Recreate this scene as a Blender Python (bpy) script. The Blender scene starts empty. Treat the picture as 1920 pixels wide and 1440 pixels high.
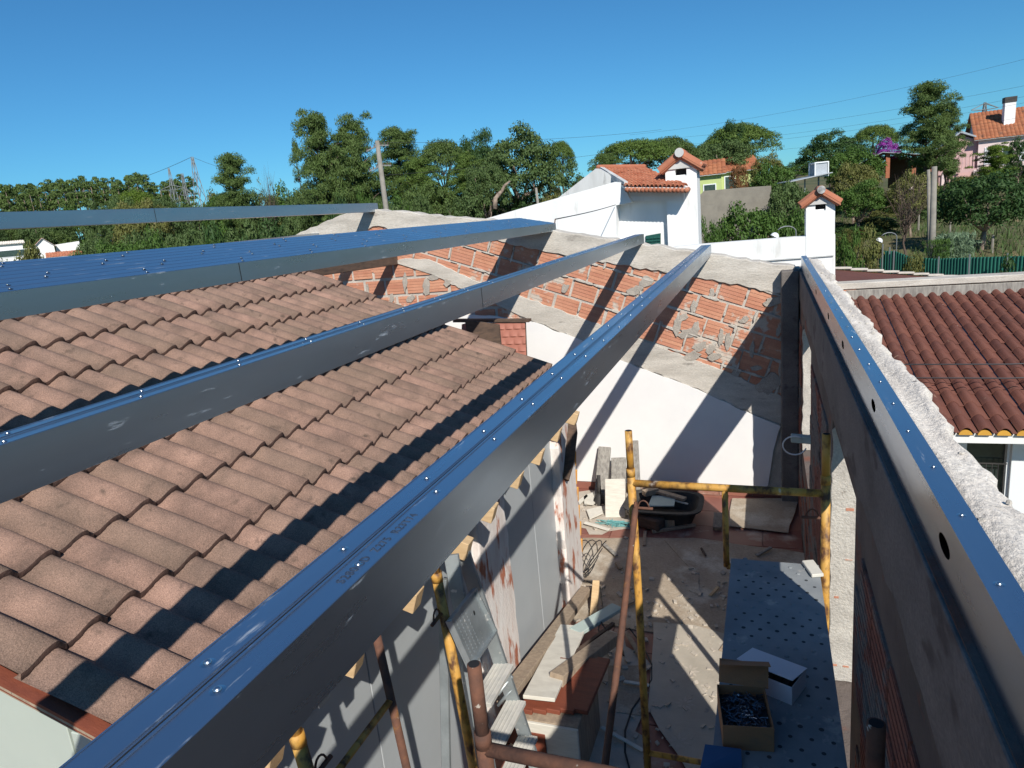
import bpy, bmesh, math, random
import numpy as np
from mathutils import Vector, Matrix
scene = bpy.context.scene
COL = scene.collection
rnd = random.Random(7)

# ------------------------------------------------------------------ camera
YAW, PITCH, ROLL, FPX = 0.3661, 0.2348, -0.0966, 1292.0     # focal length in photo pixels (1920 wide)
EYE = np.array([0.0, 0.0, 3.345])
def cam_axes():
    cy, sy, cp, sp = math.cos(YAW), math.sin(YAW), math.cos(PITCH), math.sin(PITCH)
    f = np.array([-sy*cp, cy*cp, -sp]); r = np.array([cy, sy, 0.0]); u = np.cross(r, f)
    c, s = math.cos(ROLL), math.sin(ROLL)
    return c*r + s*u, -s*r + c*u, f
AX_R, AX_U, AX_F = cam_axes()
cam_d = bpy.data.cameras.new('camera'); cam = bpy.data.objects.new('camera', cam_d); COL.objects.link(cam)
cam_d.sensor_width = 36.0; cam_d.lens = 36.0*FPX/1920.0; cam_d.clip_end = 3000; cam_d.clip_start = 0.05
cam.matrix_world = Matrix(((AX_R[0], AX_U[0], -AX_F[0], EYE[0]), (AX_R[1], AX_U[1], -AX_F[1], EYE[1]),
                           (AX_R[2], AX_U[2], -AX_F[2], EYE[2]), (0, 0, 0, 1)))
scene.camera = cam

# ------------------------------------------------------------------ light
SUN = Vector((-1.0, 1.68, -1.5)).normalized()              # direction the light travels
w = bpy.data.worlds.new('World'); scene.world = w; w.use_nodes = True
nt = w.node_tree; bg = nt.nodes['Background']
sky = nt.nodes.new('ShaderNodeTexSky'); sky.sky_type = 'NISHITA'; sky.sun_disc = False
sky.sun_elevation = math.asin(-SUN.z); sky.sun_rotation = math.atan2(-SUN.x, -SUN.y)
sky.altitude = 0; sky.air_density = 1.0; sky.dust_density = 0.15; sky.ozone_density = 4.0
tint = nt.nodes.new('ShaderNodeMix'); tint.data_type = 'RGBA'; tint.blend_type = 'MULTIPLY'; tint.inputs[0].default_value = 1.0; tint.inputs[7].default_value = (.46, 1.05, 1.36, 1)
nt.links.new(sky.outputs[0], tint.inputs[6]); nt.links.new(tint.outputs[2], bg.inputs[0]); bg.inputs[1].default_value = 0.064
sl = bpy.data.lights.new('sun', 'SUN'); sl.energy = 4.8; sl.angle = math.radians(0.5); sl.color = (1.0, 0.95, 0.87)
so = bpy.data.objects.new('sun', sl); COL.objects.link(so); so.rotation_euler = SUN.to_track_quat('-Z', 'Y').to_euler()
scene.view_settings.view_transform = 'Standard'; scene.view_settings.look = 'None'
scene.view_settings.exposure = 0.22; scene.view_settings.gamma = 1.0

# ------------------------------------------------------------------ survey helpers: a sight line cut with a real plane
def ray(x, y): return AX_R*((x-960)/FPX) + AX_U*(-(y-720)/FPX) + AX_F
def onX(x, y, X): d = ray(x, y); return EYE + d*((X-EYE[0])/d[0])
def onY(x, y, Y): d = ray(x, y); return EYE + d*((Y-EYE[1])/d[1])
def onZ(x, y, Z): d = ray(x, y); return EYE + d*((Z-EYE[2])/d[2])
def at(x, y, dist): d = ray(x, y); return EYE + d*(dist/math.hypot(d[0], d[1]))

# ------------------------------------------------------------------ mesh builder
ORG = {}
def V(*a): return np.array(a, float)
def unit(v): v = np.asarray(v, float); return v/np.linalg.norm(v)
class MB:
    def __init__(s): s.v = []; s.f = []; s.m = []; s.mat = 0
    def add(s, vs, fs):
        o = len(s.v); s.v += [tuple(float(c) for c in p) for p in vs]
        for f in fs: s.f.append([i+o for i in f]); s.m.append(s.mat)
        return s
    def quad(s, a, b, c, d): return s.add([a, b, c, d], [(0, 1, 2, 3)])
    def frame_box(s, c, ex, ey, ez):            # centre and three half-axis vectors
        c, ex, ey, ez = map(lambda q: np.asarray(q, float), (c, ex, ey, ez))
        if np.dot(np.cross(ex, ey), ez) < 0: ez = -ez
        vs = [c+a*ex+b*ey+d*ez for d in (-1, 1) for b in (-1, 1) for a in (-1, 1)]
        return s.add(vs, [(0, 2, 3, 1), (4, 5, 7, 6), (0, 1, 5, 4), (2, 6, 7, 3), (0, 4, 6, 2), (1, 3, 7, 5)])
    def box(s, x0, x1, y0, y1, z0, z1):
        return s.frame_box(((x0+x1)/2, (y0+y1)/2, (z0+z1)/2), ((x1-x0)/2, 0, 0), (0, (y1-y0)/2, 0), (0, 0, (z1-z0)/2))
    def bar(s, p0, p1, w, h, up=(0, 0, 1)):     # rectangular bar between two points
        p0, p1 = np.asarray(p0, float), np.asarray(p1, float); d = unit(p1-p0)
        sd = unit(np.cross(d, np.asarray(up, float))); u = np.cross(sd, d)
        return s.frame_box((p0+p1)/2, (p1-p0)/2, sd*w/2, u*h/2)
    def tube(s, pts, r, n=8, caps=True):
        pts = [np.asarray(p, float) for p in pts]; k = len(pts)
        rs = r if hasattr(r, '__len__') else [r]*k
        vs, fs = [], []; a0 = None
        for i, p in enumerate(pts):
            d = unit(pts[min(i+1, k-1)]-pts[max(i-1, 0)])
            if a0 is None:
                t = V(0, 0, 1) if abs(d[2]) < 0.9 else V(1, 0, 0); a0 = unit(np.cross(d, t))
            a0 = unit(a0-d*np.dot(a0, d)); b = np.cross(d, a0)
            for j in range(n):
                t = 2*math.pi*j/n; vs.append(p+rs[i]*(math.cos(t)*a0+math.sin(t)*b))
        for i in range(k-1):
            for j in range(n):
                fs.append((i*n+j, i*n+(j+1) % n, (i+1)*n+(j+1) % n, (i+1)*n+j))
        if caps: fs += [tuple(range(n-1, -1, -1)), tuple(range((k-1)*n, k*n))]
        return s.add(vs, fs)
    def prism(s, pts, vec):                     # planar outline swept along vec
        pts = [np.asarray(p, float) for p in pts]; vec = np.asarray(vec, float); n = len(pts)
        nn = np.zeros(3)
        for i in range(n): nn += np.cross(pts[i], pts[(i+1) % n])
        if np.dot(nn, vec) > 0: pts = pts[::-1]
        vs = pts+[p+vec for p in pts]
        fs = [tuple(range(n)), tuple(range(2*n-1, n-1, -1))]
        fs += [((i+1) % n, i, n+i, n+(i+1) % n) for i in range(n)]
        return s.add(vs, fs)
    def dome(s, c, r, h, ax=(0, 0, 1), n=8, rings=3):
        ax = unit(ax); a = unit(np.cross(ax, (1, 0, 0) if abs(ax[0]) < .9 else (0, 1, 0))); b = np.cross(ax, a); c = np.asarray(c, float)
        vs, fs = [], []
        for i in range(rings):
            t = i/rings*math.pi/2
            for j in range(n):
                q = 2*math.pi*j/n; vs.append(c+r*math.cos(t)*(math.cos(q)*a+math.sin(q)*b)+ax*h*math.sin(t))
        vs.append(c+ax*h)
        for i in range(rings-1):
            for j in range(n): fs.append((i*n+j, i*n+(j+1) % n, (i+1)*n+(j+1) % n, (i+1)*n+j))
        for j in range(n): fs.append(((rings-1)*n+j, (rings-1)*n+(j+1) % n, rings*n))
        return s.add(vs, fs)
    def build(s, name, mats, parent=None, smooth=False, bevel=0.0, seg=1, angle=None):
        if not isinstance(mats, (list, tuple)): mats = [mats]
        me = bpy.data.meshes.new(name); off = ORG.get(parent.name, V(0, 0, 0)) if parent else V(0, 0, 0)
        me.from_pydata([tuple(np.asarray(p)-off) for p in s.v], [], s.f)
        for m_ in mats: me.materials.append(m_)
        me.polygons.foreach_set('material_index', s.m)
        me.polygons.foreach_set('use_smooth', [bool(smooth)]*len(me.polygons))
        me.update()
        o = bpy.data.objects.new(name, me); COL.objects.link(o)
        if parent: o.parent = parent
        ORG[o.name] = off
        if bevel:
            b = o.modifiers.new('bevel', 'BEVEL'); b.width = bevel; b.segments = seg; b.limit_method = 'ANGLE'; b.angle_limit = 0.6
        return o
def tag(o, label=None, cat=None, group=None, kind=None):
    for k, q in (('label', label), ('category', cat), ('group', group), ('kind', kind)):
        if q: o[k] = q
    return o
def thing(name, label, cat, loc, group=None):
    o = bpy.data.objects.new(name, None); COL.objects.link(o); o.location = tuple(float(c) for c in loc); o.empty_display_size = .2
    ORG[o.name] = V(*[float(c) for c in loc]); return tag(o, label, cat, group)
def copy_tree(o, parent=None):
    c = o.copy(); COL.objects.link(c)
    if parent: c.parent = parent
    for ch in list(o.children): copy_tree(ch, c)
    return c
def jag(pts, step, amp, closed=True, r=rnd):    # ragged outline
    out = []; n = len(pts)
    for i in range(n if closed else n-1):
        a, b = np.asarray(pts[i], float), np.asarray(pts[(i+1) % n], float); L = np.linalg.norm(b-a); k = max(1, int(L/step))
        for j in range(k):
            p = a+(b-a)*j/k
            if j: p = p+np.array([r.uniform(-amp, amp) for _ in p])
            out.append(p)
    if not closed: out.append(np.asarray(pts[-1], float))
    return out

# ------------------------------------------------------------------ procedural materials
def nodes_of(m): return m.node_tree.nodes, m.node_tree.links
def srgb(h):
    c = [int(h[i:i+2], 16)/255 for i in (0, 2, 4)]
    return tuple(((x/12.92) if x <= .04045 else ((x+.055)/1.055)**2.4) for x in c)
def mat(name, base, var=None, scale=6.0, rough=0.8, metal=0.0, bump=0.0, bscale=None, spots=None, spot_scale=12.0, spot_at=.62, spot_w=.06,
        island=None, stretch=(1, 1, 1), detail=6.0, dist=0.01, spec=0.4, spots2=None, spot2_scale=3.0, spot2_at=.6, rvar=0.0, trans=0.0, spot_metal=False, grain=0.0, grain_scale=260.0):
    """base colour mottled towards var, optional stain layers, optional random colour per loose piece"""
    m = bpy.data.materials.new(name); m.use_nodes = True; N, L = nodes_of(m); p = N['Principled BSDF']
    tc = N.new('ShaderNodeTexCoord'); mp = N.new('ShaderNodeMapping'); mp.inputs['Scale'].default_value = stretch
    L.new(tc.outputs['Object'], mp.inputs[0])
    def noise(sc, det=detail, ro=.6):
        n = N.new('ShaderNodeTexNoise'); n.inputs['Scale'].default_value = sc; n.inputs['Detail'].default_value = det; n.inputs['Roughness'].default_value = ro
        L.new(mp.outputs[0], n.inputs['Vector']); return n.outputs[0]
    def ramp(src, a, b):
        r = N.new('ShaderNodeMapRange'); r.inputs[1].default_value = a; r.inputs[2].default_value = b; L.new(src, r.inputs[0]); return r.outputs[0]
    def mix(fac, a, b):
        x = N.new('ShaderNodeMix'); x.data_type = 'RGBA'
        if isinstance(fac, float): x.inputs[0].default_value = fac
        else: L.new(fac, x.inputs[0])
        for i, c in ((6, a), (7, b)):
            if isinstance(c, tuple): x.inputs[i].default_value = (*c, 1)
            else: L.new(c, x.inputs[i])
        return x.outputs[2]
    col = base
    if var is not None: col = mix(ramp(noise(scale), .33, .67), base, var)
    if island is not None:
        g = N.new('ShaderNodeNewGeometry'); col = mix(g.outputs['Random Per Island'], col, mix(.55, col, island) if not isinstance(col, tuple) else island)
    if spots is not None: col = mix(ramp(noise(spot_scale), spot_at, spot_at+spot_w), col, spots)
    if grain:
        hs = N.new('ShaderNodeHueSaturation'); r_g = N.new('ShaderNodeMapRange'); L.new(noise(grain_scale, 3.0, .7), r_g.inputs[0]); r_g.inputs[1].default_value = .3; r_g.inputs[2].default_value = .7; r_g.inputs[3].default_value = 1-grain; r_g.inputs[4].default_value = 1+grain
        L.new(r_g.outputs[0], hs.inputs['Value']); L.new(col, hs.inputs['Color']); col = hs.outputs[0]
    if spots2 is not None: col = mix(ramp(noise(spot2_scale), spot2_at, spot2_at+.08), col, spots2)
    if isinstance(col, tuple): p.inputs['Base Color'].default_value = (*col, 1)
    else: L.new(col, p.inputs['Base Color'])
    p.inputs['Roughness'].default_value = rough; p.inputs['Metallic'].default_value = metal
    p.inputs['Specular IOR Level'].default_value = spec
    if spot_metal:
        mm_ = N.new('ShaderNodeMath'); mm_.operation = 'MULTIPLY'; mm_.inputs[1].default_value = metal; L.new(ramp(noise(spot_scale), spot_at+spot_w, spot_at), mm_.inputs[0]); L.new(mm_.outputs[0], p.inputs['Metallic'])
    if rvar: L.new(ramp(noise(scale*1.7), .3, .7), (r_ := N.new('ShaderNodeMapRange')).inputs[0]); r_.inputs[3].default_value = rough-rvar; r_.inputs[4].default_value = rough+rvar; L.new(r_.outputs[0], p.inputs['Roughness'])
    if bump:
        b = N.new('ShaderNodeBump'); b.inputs['Strength'].default_value = bump; b.inputs['Distance'].default_value = dist
        L.new(noise(bscale or scale*4, 8.0, .65), b.inputs['Height']); L.new(b.outputs[0], p.inputs['Normal'])
    if trans:
        t = N.new('ShaderNodeBsdfTranslucent'); ms = N.new('ShaderNodeMixShader'); ms.inputs[0].default_value = trans
        if isinstance(col, tuple): t.inputs[0].default_value = (*col, 1)
        else: L.new(col, t.inputs[0])
        L.new(p.outputs[0], ms.inputs[1]); L.new(t.outputs[0], ms.inputs[2]); L.new(ms.outputs[0], N['Material Output'].inputs[0])
    return m
M = {}
M['steel'] = mat('galvanised_steel', (.42, .48, .55), (.47, .53, .60), 2, .29, .965, 0, 40, stretch=(5, .7, 5), rvar=.03, spots=(.40, .43, .46), spot_scale=8, spot_at=.635, spot_w=.13, spot_metal=True)
M['screw'] = mat('zinc_screw', (.58, .62, .66), None, rough=.30, metal=1.0)
M['darkscrew'] = mat('dark_screw_metal', (.16, .18, .22), None, rough=.35, metal=1.0)  # darker variant of the screw metal
M['ink'] = mat('stamp_ink', (.03, .05, .09), None, rough=.6)
M['shadeconc'] = mat('shade_toned_concrete', (.20, .18, .165), (.12, .108, .10), 3, .95, 0, .8, 30, dist=.008, stretch=(1, .7, 1.4), grain=.2, grain_scale=80, spots=(.10, .085, .078), spot_scale=5, spot_at=.6)  # concrete colour darkened to carry the shade of the side wall
M['tile'] = mat('concrete_roof_tile', (.335, .205, .155), (.165, .105, .082), 5.5, .95, 0, 1.0, 110, spots=(.085, .06, .047), spot_scale=13, spot_at=.60, spot_w=.16, grain=.45,
                island=(.17, .125, .092), dist=.004, spots2=(.40, .17, .04), spot2_scale=6.5, spot2_at=.735)
M['tile_edge'] = mat('tile_mortar_edge', (.085, .045, .034), (.04, .024, .02), 20, .95, 0, .8, 60)
M['tile_red'] = mat('dark_red_roof_tile', (.115, .040, .029), (.075, .028, .022), 3, .85, 0, .5, 80, island=(.18, .068, .045), dist=.003, grain=.2, grain_scale=90, spots=(.24, .14, .10), spot_scale=6, spot_at=.68)
M['tile_orange'] = mat('orange_clay_tile', (.43, .155, .085), (.30, .095, .05), 5, .9, 0, .4, 60, island=(.50, .23, .14), spots=(.42, .30, .23), spot_scale=8, spot_at=.66)
M['tile_rust'] = mat('weathered_rust_roof_tile', (.36, .125, .055), (.22, .07, .035), 1.2, .85, 0, .4, 20, island=(.40, .17, .08), spots=(.15, .07, .045), spot_scale=1.4, spot_at=.58, spot_w=.12)
M['brick'] = mat('orange_hollow_brick', (.62, .315, .20), (.52, .24, .145), 7, .9, 0, .6, 70, island=(.42, .16, .105), spots=(.52, .45, .38), spot_scale=4.5, spot_at=.565, spot_w=.06, dist=.004, grain=.12, grain_scale=60)
M['shadebrick'] = mat('shade_toned_smeared_brick', (.30, .105, .065), (.20, .07, .048), 5, .95, 0, .8, 50, island=(.17, .075, .055), spots=(.17, .15, .135), spot_scale=2.2, spot_at=.47, spot_w=.05, spots2=(.05, .042, .04), spot2_scale=3.1, spot2_at=.60, stretch=(1, .8, 1.6), dist=.005, grain=.25, grain_scale=90)  # shade put into a darker brick colour, under grey mortar smears
M['mortar'] = mat('cement_mortar', (.56, .52, .46), (.42, .385, .34), 9, .95, 0, 1.0, 60, dist=.008, grain=.15, grain_scale=80, spots=(.24, .21, .18), spot_scale=14, spot_at=.66)
M['patch'] = mat('grey_mortar_smear', (.43, .385, .33), (.31, .28, .245), 12, .95, 0, 1.0, 60, dist=.008, grain=.2, grain_scale=80)
M['concrete'] = mat('pale_concrete', (.60, .555, .49), (.42, .385, .335), 3, .93, 0, .9, 45, dist=.008, spots=(.24, .215, .19), spot_scale=4, spot_at=.62, spot_w=.12, stretch=(.7, 1, 3.2), grain=.2, grain_scale=70)
M['capmortar'] = mat('rough_pale_mortar', (.76, .70, .62), (.64, .58, .51), 7, .95, 0, 1.0, 55, dist=.012, spots=(.20, .17, .15), spot_scale=22, spot_at=.665, spot_w=.03, stretch=(1, .6, 1), grain=.2, grain_scale=90)  # dark specks paint the shade inside small pits
M['plaster'] = mat('white_plaster', (.80, .79, .77), (.74, .73, .72), 2, .85, 0, .15, 40, dist=.003, spots=(.5, .48, .46), spot_scale=9, spot_at=.77, spot_w=.03)
M['whitewash'] = mat('white_painted_render', (.82, .82, .81), (.74, .74, .72), .9, .85, 0, .15, 30, dist=.003, stretch=(2.5, 2.5, .5), spots=(.60, .59, .56), spot_scale=2.2, spot_at=.60, spot_w=.14)
M['stained'] = mat('rain_stained_white_render', (.60, .61, .60), (.46, .46, .45), 1.0, .9, 0, .2, 20, stretch=(3, 3, .5), spots=(.22, .21, .20), spot_scale=2.6, spot_at=.62, spot_w=.12)
M['inner'] = mat('shade_toned_smeared_wall', (.17, .135, .115), (.10, .082, .072), 3, .95, 0, .9, 25, dist=.012, stretch=(1, .9, 1.3), spots=(.22, .08, .048), spot_scale=2.6, spot_at=.54, spot_w=.10, spots2=(.09, .075, .07), spot2_scale=3.4, spot2_at=.60)  # wall colour lowered so that its shade is partly painted in
M['panel'] = mat('grey_white_sandwich_panel', (.43, .455, .465), (.39, .415, .425), 2, .45, 0, .03, 40)
M['palepanel'] = mat('pale_green_white_panel', (.46, .51, .45), (.42, .47, .42), 2, .5, 0, .03, 40)
M['pillar'] = mat('flaking_white_brick_pillar', (.78, .74, .70), (.66, .58, .53), 6, .92, 0, .9, 40, dist=.008, stretch=(2, 2, .6), spots=(.42, .15, .085), spot_scale=5, spot_at=.54, spot_w=.07)
M['pine'] = mat('fresh_pine_timber', (.62, .44, .25), (.50, .34, .18), 8, .8, 0, .4, 50, stretch=(1.2, 6, 6), dist=.003)
M['wood'] = mat('weathered_timber', (.40, .31, .22), (.27, .205, .15), 7, .9, 0, .7, 40, stretch=(5, 5, 1), dist=.004, spots=(.14, .11, .085), spot_scale=10, spot_at=.64)
M['darkwood'] = mat('dark_old_timber', (.13, .085, .06), (.065, .045, .035), 8, .9, 0, .8, 40, stretch=(1, 1, 5), dist=.005)
M['greywood'] = mat('grey_weathered_timber', (.36, .34, .30), (.18, .165, .15), 7, .92, 0, .7, 40, stretch=(5, 5, .7), dist=.004)
M['yellow'] = mat('rusty_yellow_paint', (.50, .235, .03), (.56, .33, .09), 14, .6, 0, .5, 50, dist=.002, spots=(.105, .047, .022), spot_scale=19, spot_at=.46, spot_w=.17, spots2=(.60, .55, .46), spot2_scale=11, spot2_at=.66, detail=12, stretch=(1, 1, .6))
M['rust'] = mat('rusty_brown_steel', (.16, .07, .042), (.075, .04, .03), 16, .85, 0, .8, 60, dist=.003, spots=(.45, .40, .34), spot_scale=26, spot_at=.66, spot_w=.05, detail=12, spots2=(.26, .12, .03), spot2_scale=7, spot2_at=.6)
M['deck'] = mat('dusty_galvanised_deck', (.27, .285, .29), (.19, .205, .215), 5, .75, .05, .2, 40, spots=(.36, .35, .33), spot_scale=7, spot_at=.62)
M['punched'] = mat('punched_hole', (.045, .05, .055), None, rough=.9)
M['hole'] = mat('dark_void', (.012, .012, .014), None, rough=.9)
M['alu'] = mat('scuffed_aluminium', (.42, .46, .47), (.30, .335, .345), 9, .5, .6, .3, 60, spots=(.66, .65, .62), spot_scale=18, spot_at=.62, dist=.002)
M['dustalu'] = mat('cement_dusted_aluminium', (.60, .57, .51), (.44, .43, .40), 12, .85, .1, .5, 60, stretch=(1, 1, 1), dist=.003)
M['floortile'] = mat('dusty_terracotta_floor', (.25, .095, .072), (.19, .07, .055), 4, .55, 0, .1, 60, island=(.34, .15, .10), spots=(.46, .38, .31), spot_scale=2.3, spot_at=.57, spot_w=.16)
M['dust'] = mat('cement_dust', (.52, .46, .385), (.42, .37, .31), 6, .97, 0, .9, 30, dist=.01)
M['card'] = mat('brown_cardboard', (.36, .175, .085), (.29, .14, .07), 2.5, .9, 0, .3, 40, spots=(.17, .12, .08), spot_scale=5, spot_at=.60, spot_w=.15)
M['dustycard'] = mat('dust_covered_cardboard', (.40, .33, .25), (.30, .24, .18), 2.0, .95, 0, .4, 40, spots=(.52, .47, .39), spot_scale=2.2, spot_at=.52, spot_w=.16, spots2=(.20, .155, .115), spot2_scale=3.3, spot2_at=.64, grain=.18, grain_scale=60)
M['vinyl'] = mat('cream_sheet_flooring', (.47, .42, .345), (.37, .33, .27), 3, .7, 0, .3, 30, spots=(.36, .32, .26), spot_scale=14, spot_at=.66)
M['whitebox'] = mat('white_carton', (.66, .67, .72), (.60, .61, .66), 3, .7)
M['bluecard'] = mat('blue_card', (.035, .085, .18), (.04, .10, .21), 4, .6)
M['teal'] = mat('dusty_green_board', (.42, .50, .47), (.36, .43, .40), 6, .8, 0, .2)
M['black'] = mat('black_rubber', (.025, .024, .024), (.06, .055, .05), 8, .7, 0, .3, 40)
M['redwood'] = mat('red_brown_boards', (.23, .065, .035), (.17, .048, .028), 6, .6, 0, .2, 40, stretch=(1, 6, 6))
M['sheet'] = mat('brick_red_tile_sheet', (.40, .16, .115), (.36, .14, .10), 4, .6, 0, .05)
M['palewood'] = mat('pale_painted_board', (.68, .65, .57), (.56, .53, .46), 9, .85, 0, .4, 40, stretch=(1, 1, 7), dist=.002)
M['cyan'] = mat('turquoise_cord', (.14, .36, .36), None, rough=.7)
M['foam'] = mat('orange_expanding_foam', (.62, .31, .075), (.52, .24, .05), 8, .85, 0, .5, 30)
M['ochre'] = mat('ochre_painted_tile_end', (.62, .33, .045), (.52, .27, .04), 8, .7)
M['green'] = mat('green_shutter_paint', (.012, .075, .06), None, rough=.5)
M['fence'] = mat('green_corrugated_sheet', (.018, .115, .085), (.022, .14, .10), 2, .45)
M['glass'] = mat('dark_window_glass', (.02, .028, .028), (.05, .07, .055), 4, .06, 0, 0, spec=.9)
M['pvc'] = mat('white_pvc', (.74, .76, .77), None, rough=.35)
M['bark'] = mat('tree_bark', (.14, .10, .075), (.075, .055, .045), 6, .95, 0, .9, 14, stretch=(2, 2, .5), dist=.03)
M['palebark'] = mat('pale_cork_bark', (.34, .26, .20), (.16, .12, .095), 4, .95, 0, .9, 10, dist=.03)
M['pole'] = mat('grey_pole_concrete', (.27, .25, .215), (.20, .185, .16), 4, .9)
M['wire'] = mat('dark_cable', (.05, .05, .055), None, rough=.6)
M['pylon'] = mat('pylon_steel', (.20, .215, .22), None, rough=.55, metal=.3)
M['pink'] = mat('pink_render', (.62, .40, .38), (.56, .36, .34), 1.5, .88)
M['palepink'] = mat('pale_pink_render', (.72, .58, .56), (.68, .54, .52), 1.5, .88)
M['lime'] = mat('lime_green_render', (.46, .54, .22), (.42, .50, .20), 1.5, .88)
M['sooty'] = mat('smoke_blackened_render', (.60, .59, .57), (.42, .41, .40), 3, .9, 0, .3, 30, spots=(.10, .095, .09), spot_scale=4, spot_at=.50, spot_w=.14)
M['greywall'] = mat('grey_block_wall', (.27, .245, .20), (.20, .18, .15), 1.2, .95, 0, .5, 10, dist=.02)
M['zincsheet'] = mat('grey_corrugated_sheet', (.44, .47, .50), (.36, .38, .40), 2, .5, .3)
M['brickfar'] = mat('red_brick_pier', (.40, .15, .08), (.32, .11, .06), 5, .9)
M['earth'] = mat('dry_grass_ground', (.135, .115, .055), (.060, .075, .025), .16, .97, 0, .8, 1.4, dist=.1, spots=(.22, .17, .085), spot_scale=.5, spot_at=.60)
def leafmat(name, a, b, c): return mat(name, a, b, .55, .62, 0, island=c, spec=.25, trans=.22, detail=2)
LEAF = {'pine': leafmat('pine_needles', (.055, .100, .025), (.092, .150, .038), (.145, .195, .055)),
        'stone': leafmat('stone_pine_needles', (.068, .125, .025), (.105, .170, .034), (.165, .225, .05)),
        'bright': leafmat('bright_pine_needles', (.085, .15, .018), (.11, .18, .022), (.15, .21, .03)),
        'oak': leafmat('oak_leaves', (.054, .098, .030), (.084, .136, .042), (.135, .19, .062)),
        'bush': leafmat('bush_leaves', (.045, .10, .018), (.07, .14, .026), (.11, .18, .035)),
        'olive': leafmat('yellowish_leaves', (.105, .125, .032), (.155, .16, .045), (.21, .20, .065)),
        'dark': leafmat('dark_glossy_leaves', (.027, .066, .018), (.044, .092, .026), (.07, .13, .036)),
        'cane': leafmat('silvery_cane_leaves', (.13, .20, .11), (.18, .26, .15), (.24, .32, .20)),
        'magenta': leafmat('magenta_flowers', (.27, .035, .30), (.36, .055, .40), (.42, .10, .46)),
        'rusty': leafmat('reddish_leaves', (.16, .07, .03), (.20, .09, .035), (.24, .13, .05)),
        'straw': leafmat('dry_grass_blades', (.34, .25, .11), (.26, .19, .085), (.40, .31, .15))}

# ================================================================== GROUND
AZ = [-62, -42, -22, -8, 3, 25]; RR = [0, 12, 32, 50, 100, 170, 250, 420, 900]
HH = [[-2.8, -3.5, -5, -5.5, -4, -1.5, 6, 9, 10], [-2.8, -3.2, -4, -4, -2, .5, 8, 11, 12], [-2.8, -2.6, -.8, 2.0, 4, 6, 8, 11, 12],
      [-2.8, -2.6, -.9, 2.0, 4.5, 7, 9, 11, 12], [-2.8, -2.8, -2.7, -.5, 3.9, 7, 9, 11, 12], [-2.8, -2.8, -2.7, -.5, 3.8, 6.5, 8, 11, 12]]
def ground(x, y):
    r = math.hypot(x, y); az = math.degrees(math.atan2(x, y))
    if az > 120: az -= 360
    az = min(max(az, AZ[0]), AZ[-1]); i = max(k for k in range(len(AZ)-1) if AZ[k] <= az)
    t = (az-AZ[i])/(AZ[i+1]-AZ[i]); t = t*t*(3-2*t)
    r = min(r, 899); j = max(k for k in range(len(RR)-1) if RR[k] <= r); q = (r-RR[j])/(RR[j+1]-RR[j])
    f = lambda h: h[j]+(h[j+1]-h[j])*q
    return f(HH[i])*(1-t)+f(HH[i+1])*t
mb = MB(); NA = 120; rs = [0.5, 4, 8, 12, 18, 25, 32, 40, 50, 65, 80, 100, 130, 170, 210, 250, 330, 420, 600, 900]
vs = []
for r in rs:
    for k in range(NA):
        a = 2*math.pi*k/NA; x, y = r*math.sin(a), r*math.cos(a)
        vs.append((x, y, ground(x, y)+(.25*math.sin(x*.37+1.3*math.sin(y*.21)) if r > 30 else 0)))
fs = [tuple(range(NA))]
for i in range(len(rs)-1):
    for k in range(NA): fs.append((i*NA+k, i*NA+(k+1) % NA, (i+1)*NA+(k+1) % NA, (i+1)*NA+k))
mb.add(vs, [f[::-1] for f in fs]); tag(mb.build('ground', M['earth'], smooth=True), kind='structure')

# ================================================================== COURTYARD FLOOR
mb = MB(); mb.box(-6.2, .31, -1.2, 7.8, -.30, -.012); T = .38
for i in range(-17, 2):
    for j in range(-4, 21):
        x0, y0 = i*T-.06, j*T+.10
        if x0 > .3 or y0 > 7.7: continue
        mb.box(x0+.004, min(x0+T-.004, .305), y0+.004, min(y0+T-.004, 7.79), -.012, rnd.uniform(-.001, .001))
tag(mb.build('floor', M['floortile']), kind='structure')

# ================================================================== FAR GABLE WALL
YG = 7.8
def gp(x, y, Y=YG): p = onY(x, y, Y); return (p[0], p[2])
def wall_poly(mb, pts, y0, y1):              # outline in x,z swept from y0 to y1
    mb.prism([(p[0], y0, p[1]) for p in pts], (0, y1-y0, 0))
capU = [gp(*p) for p in [(540, 447), (575, 432), (605, 418), (640, 403), (675, 395), (700, 393), (760, 398), (830, 405), (935, 413), (1035, 431), (1110, 443), (1190, 455), (1320, 475), (1492, 500)]]
capL = [gp(*p) for p in [(1494, 548), (1449, 549), (1394, 536), (1289, 517), (1160, 497), (1090, 484), (1017, 471), (950, 455), (880, 443), (800, 441), (745, 437), (722, 426), (700, 425), (680, 440), (620, 462), (555, 485)]]
bandU = [gp(*p) for p in [(732, 490), (770, 484), (805, 486), (905, 531), (1000, 563), (1140, 614), (1359, 695), (1478, 748)]]
bandL = [gp(*p) for p in [(1478, 803), (1408, 774), (1324, 736), (1175, 678), (1105, 643), (1000, 602), (950, 580), (905, 556), (860, 540), (815, 516)]]
gw = thing('gable_wall', 'far unplastered gable wall of orange hollow bricks, pale concrete bands and white plaster', 'wall', (-2, YG+.1, 0))
core = [(-9.0, -2.8), (.50, -2.8), (.50, capU[-1][1]-.01)]+[(p[0], p[1]-.015) for p in capU[::-1]]+[(-9.0, capU[0][1]-1.35)]
mb = MB(); wall_poly(mb, core, YG+.012, YG+.20); mb.build('masonry', M['mortar'], gw)
left_ext = [(-9.0, capU[0][1]-1.35), capU[0]]
cap = jag(left_ext+capU, .07, .012, closed=False)+jag(capL, .06, .012, closed=False)+[(-9.0, capU[0][1]-1.65)]
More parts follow.
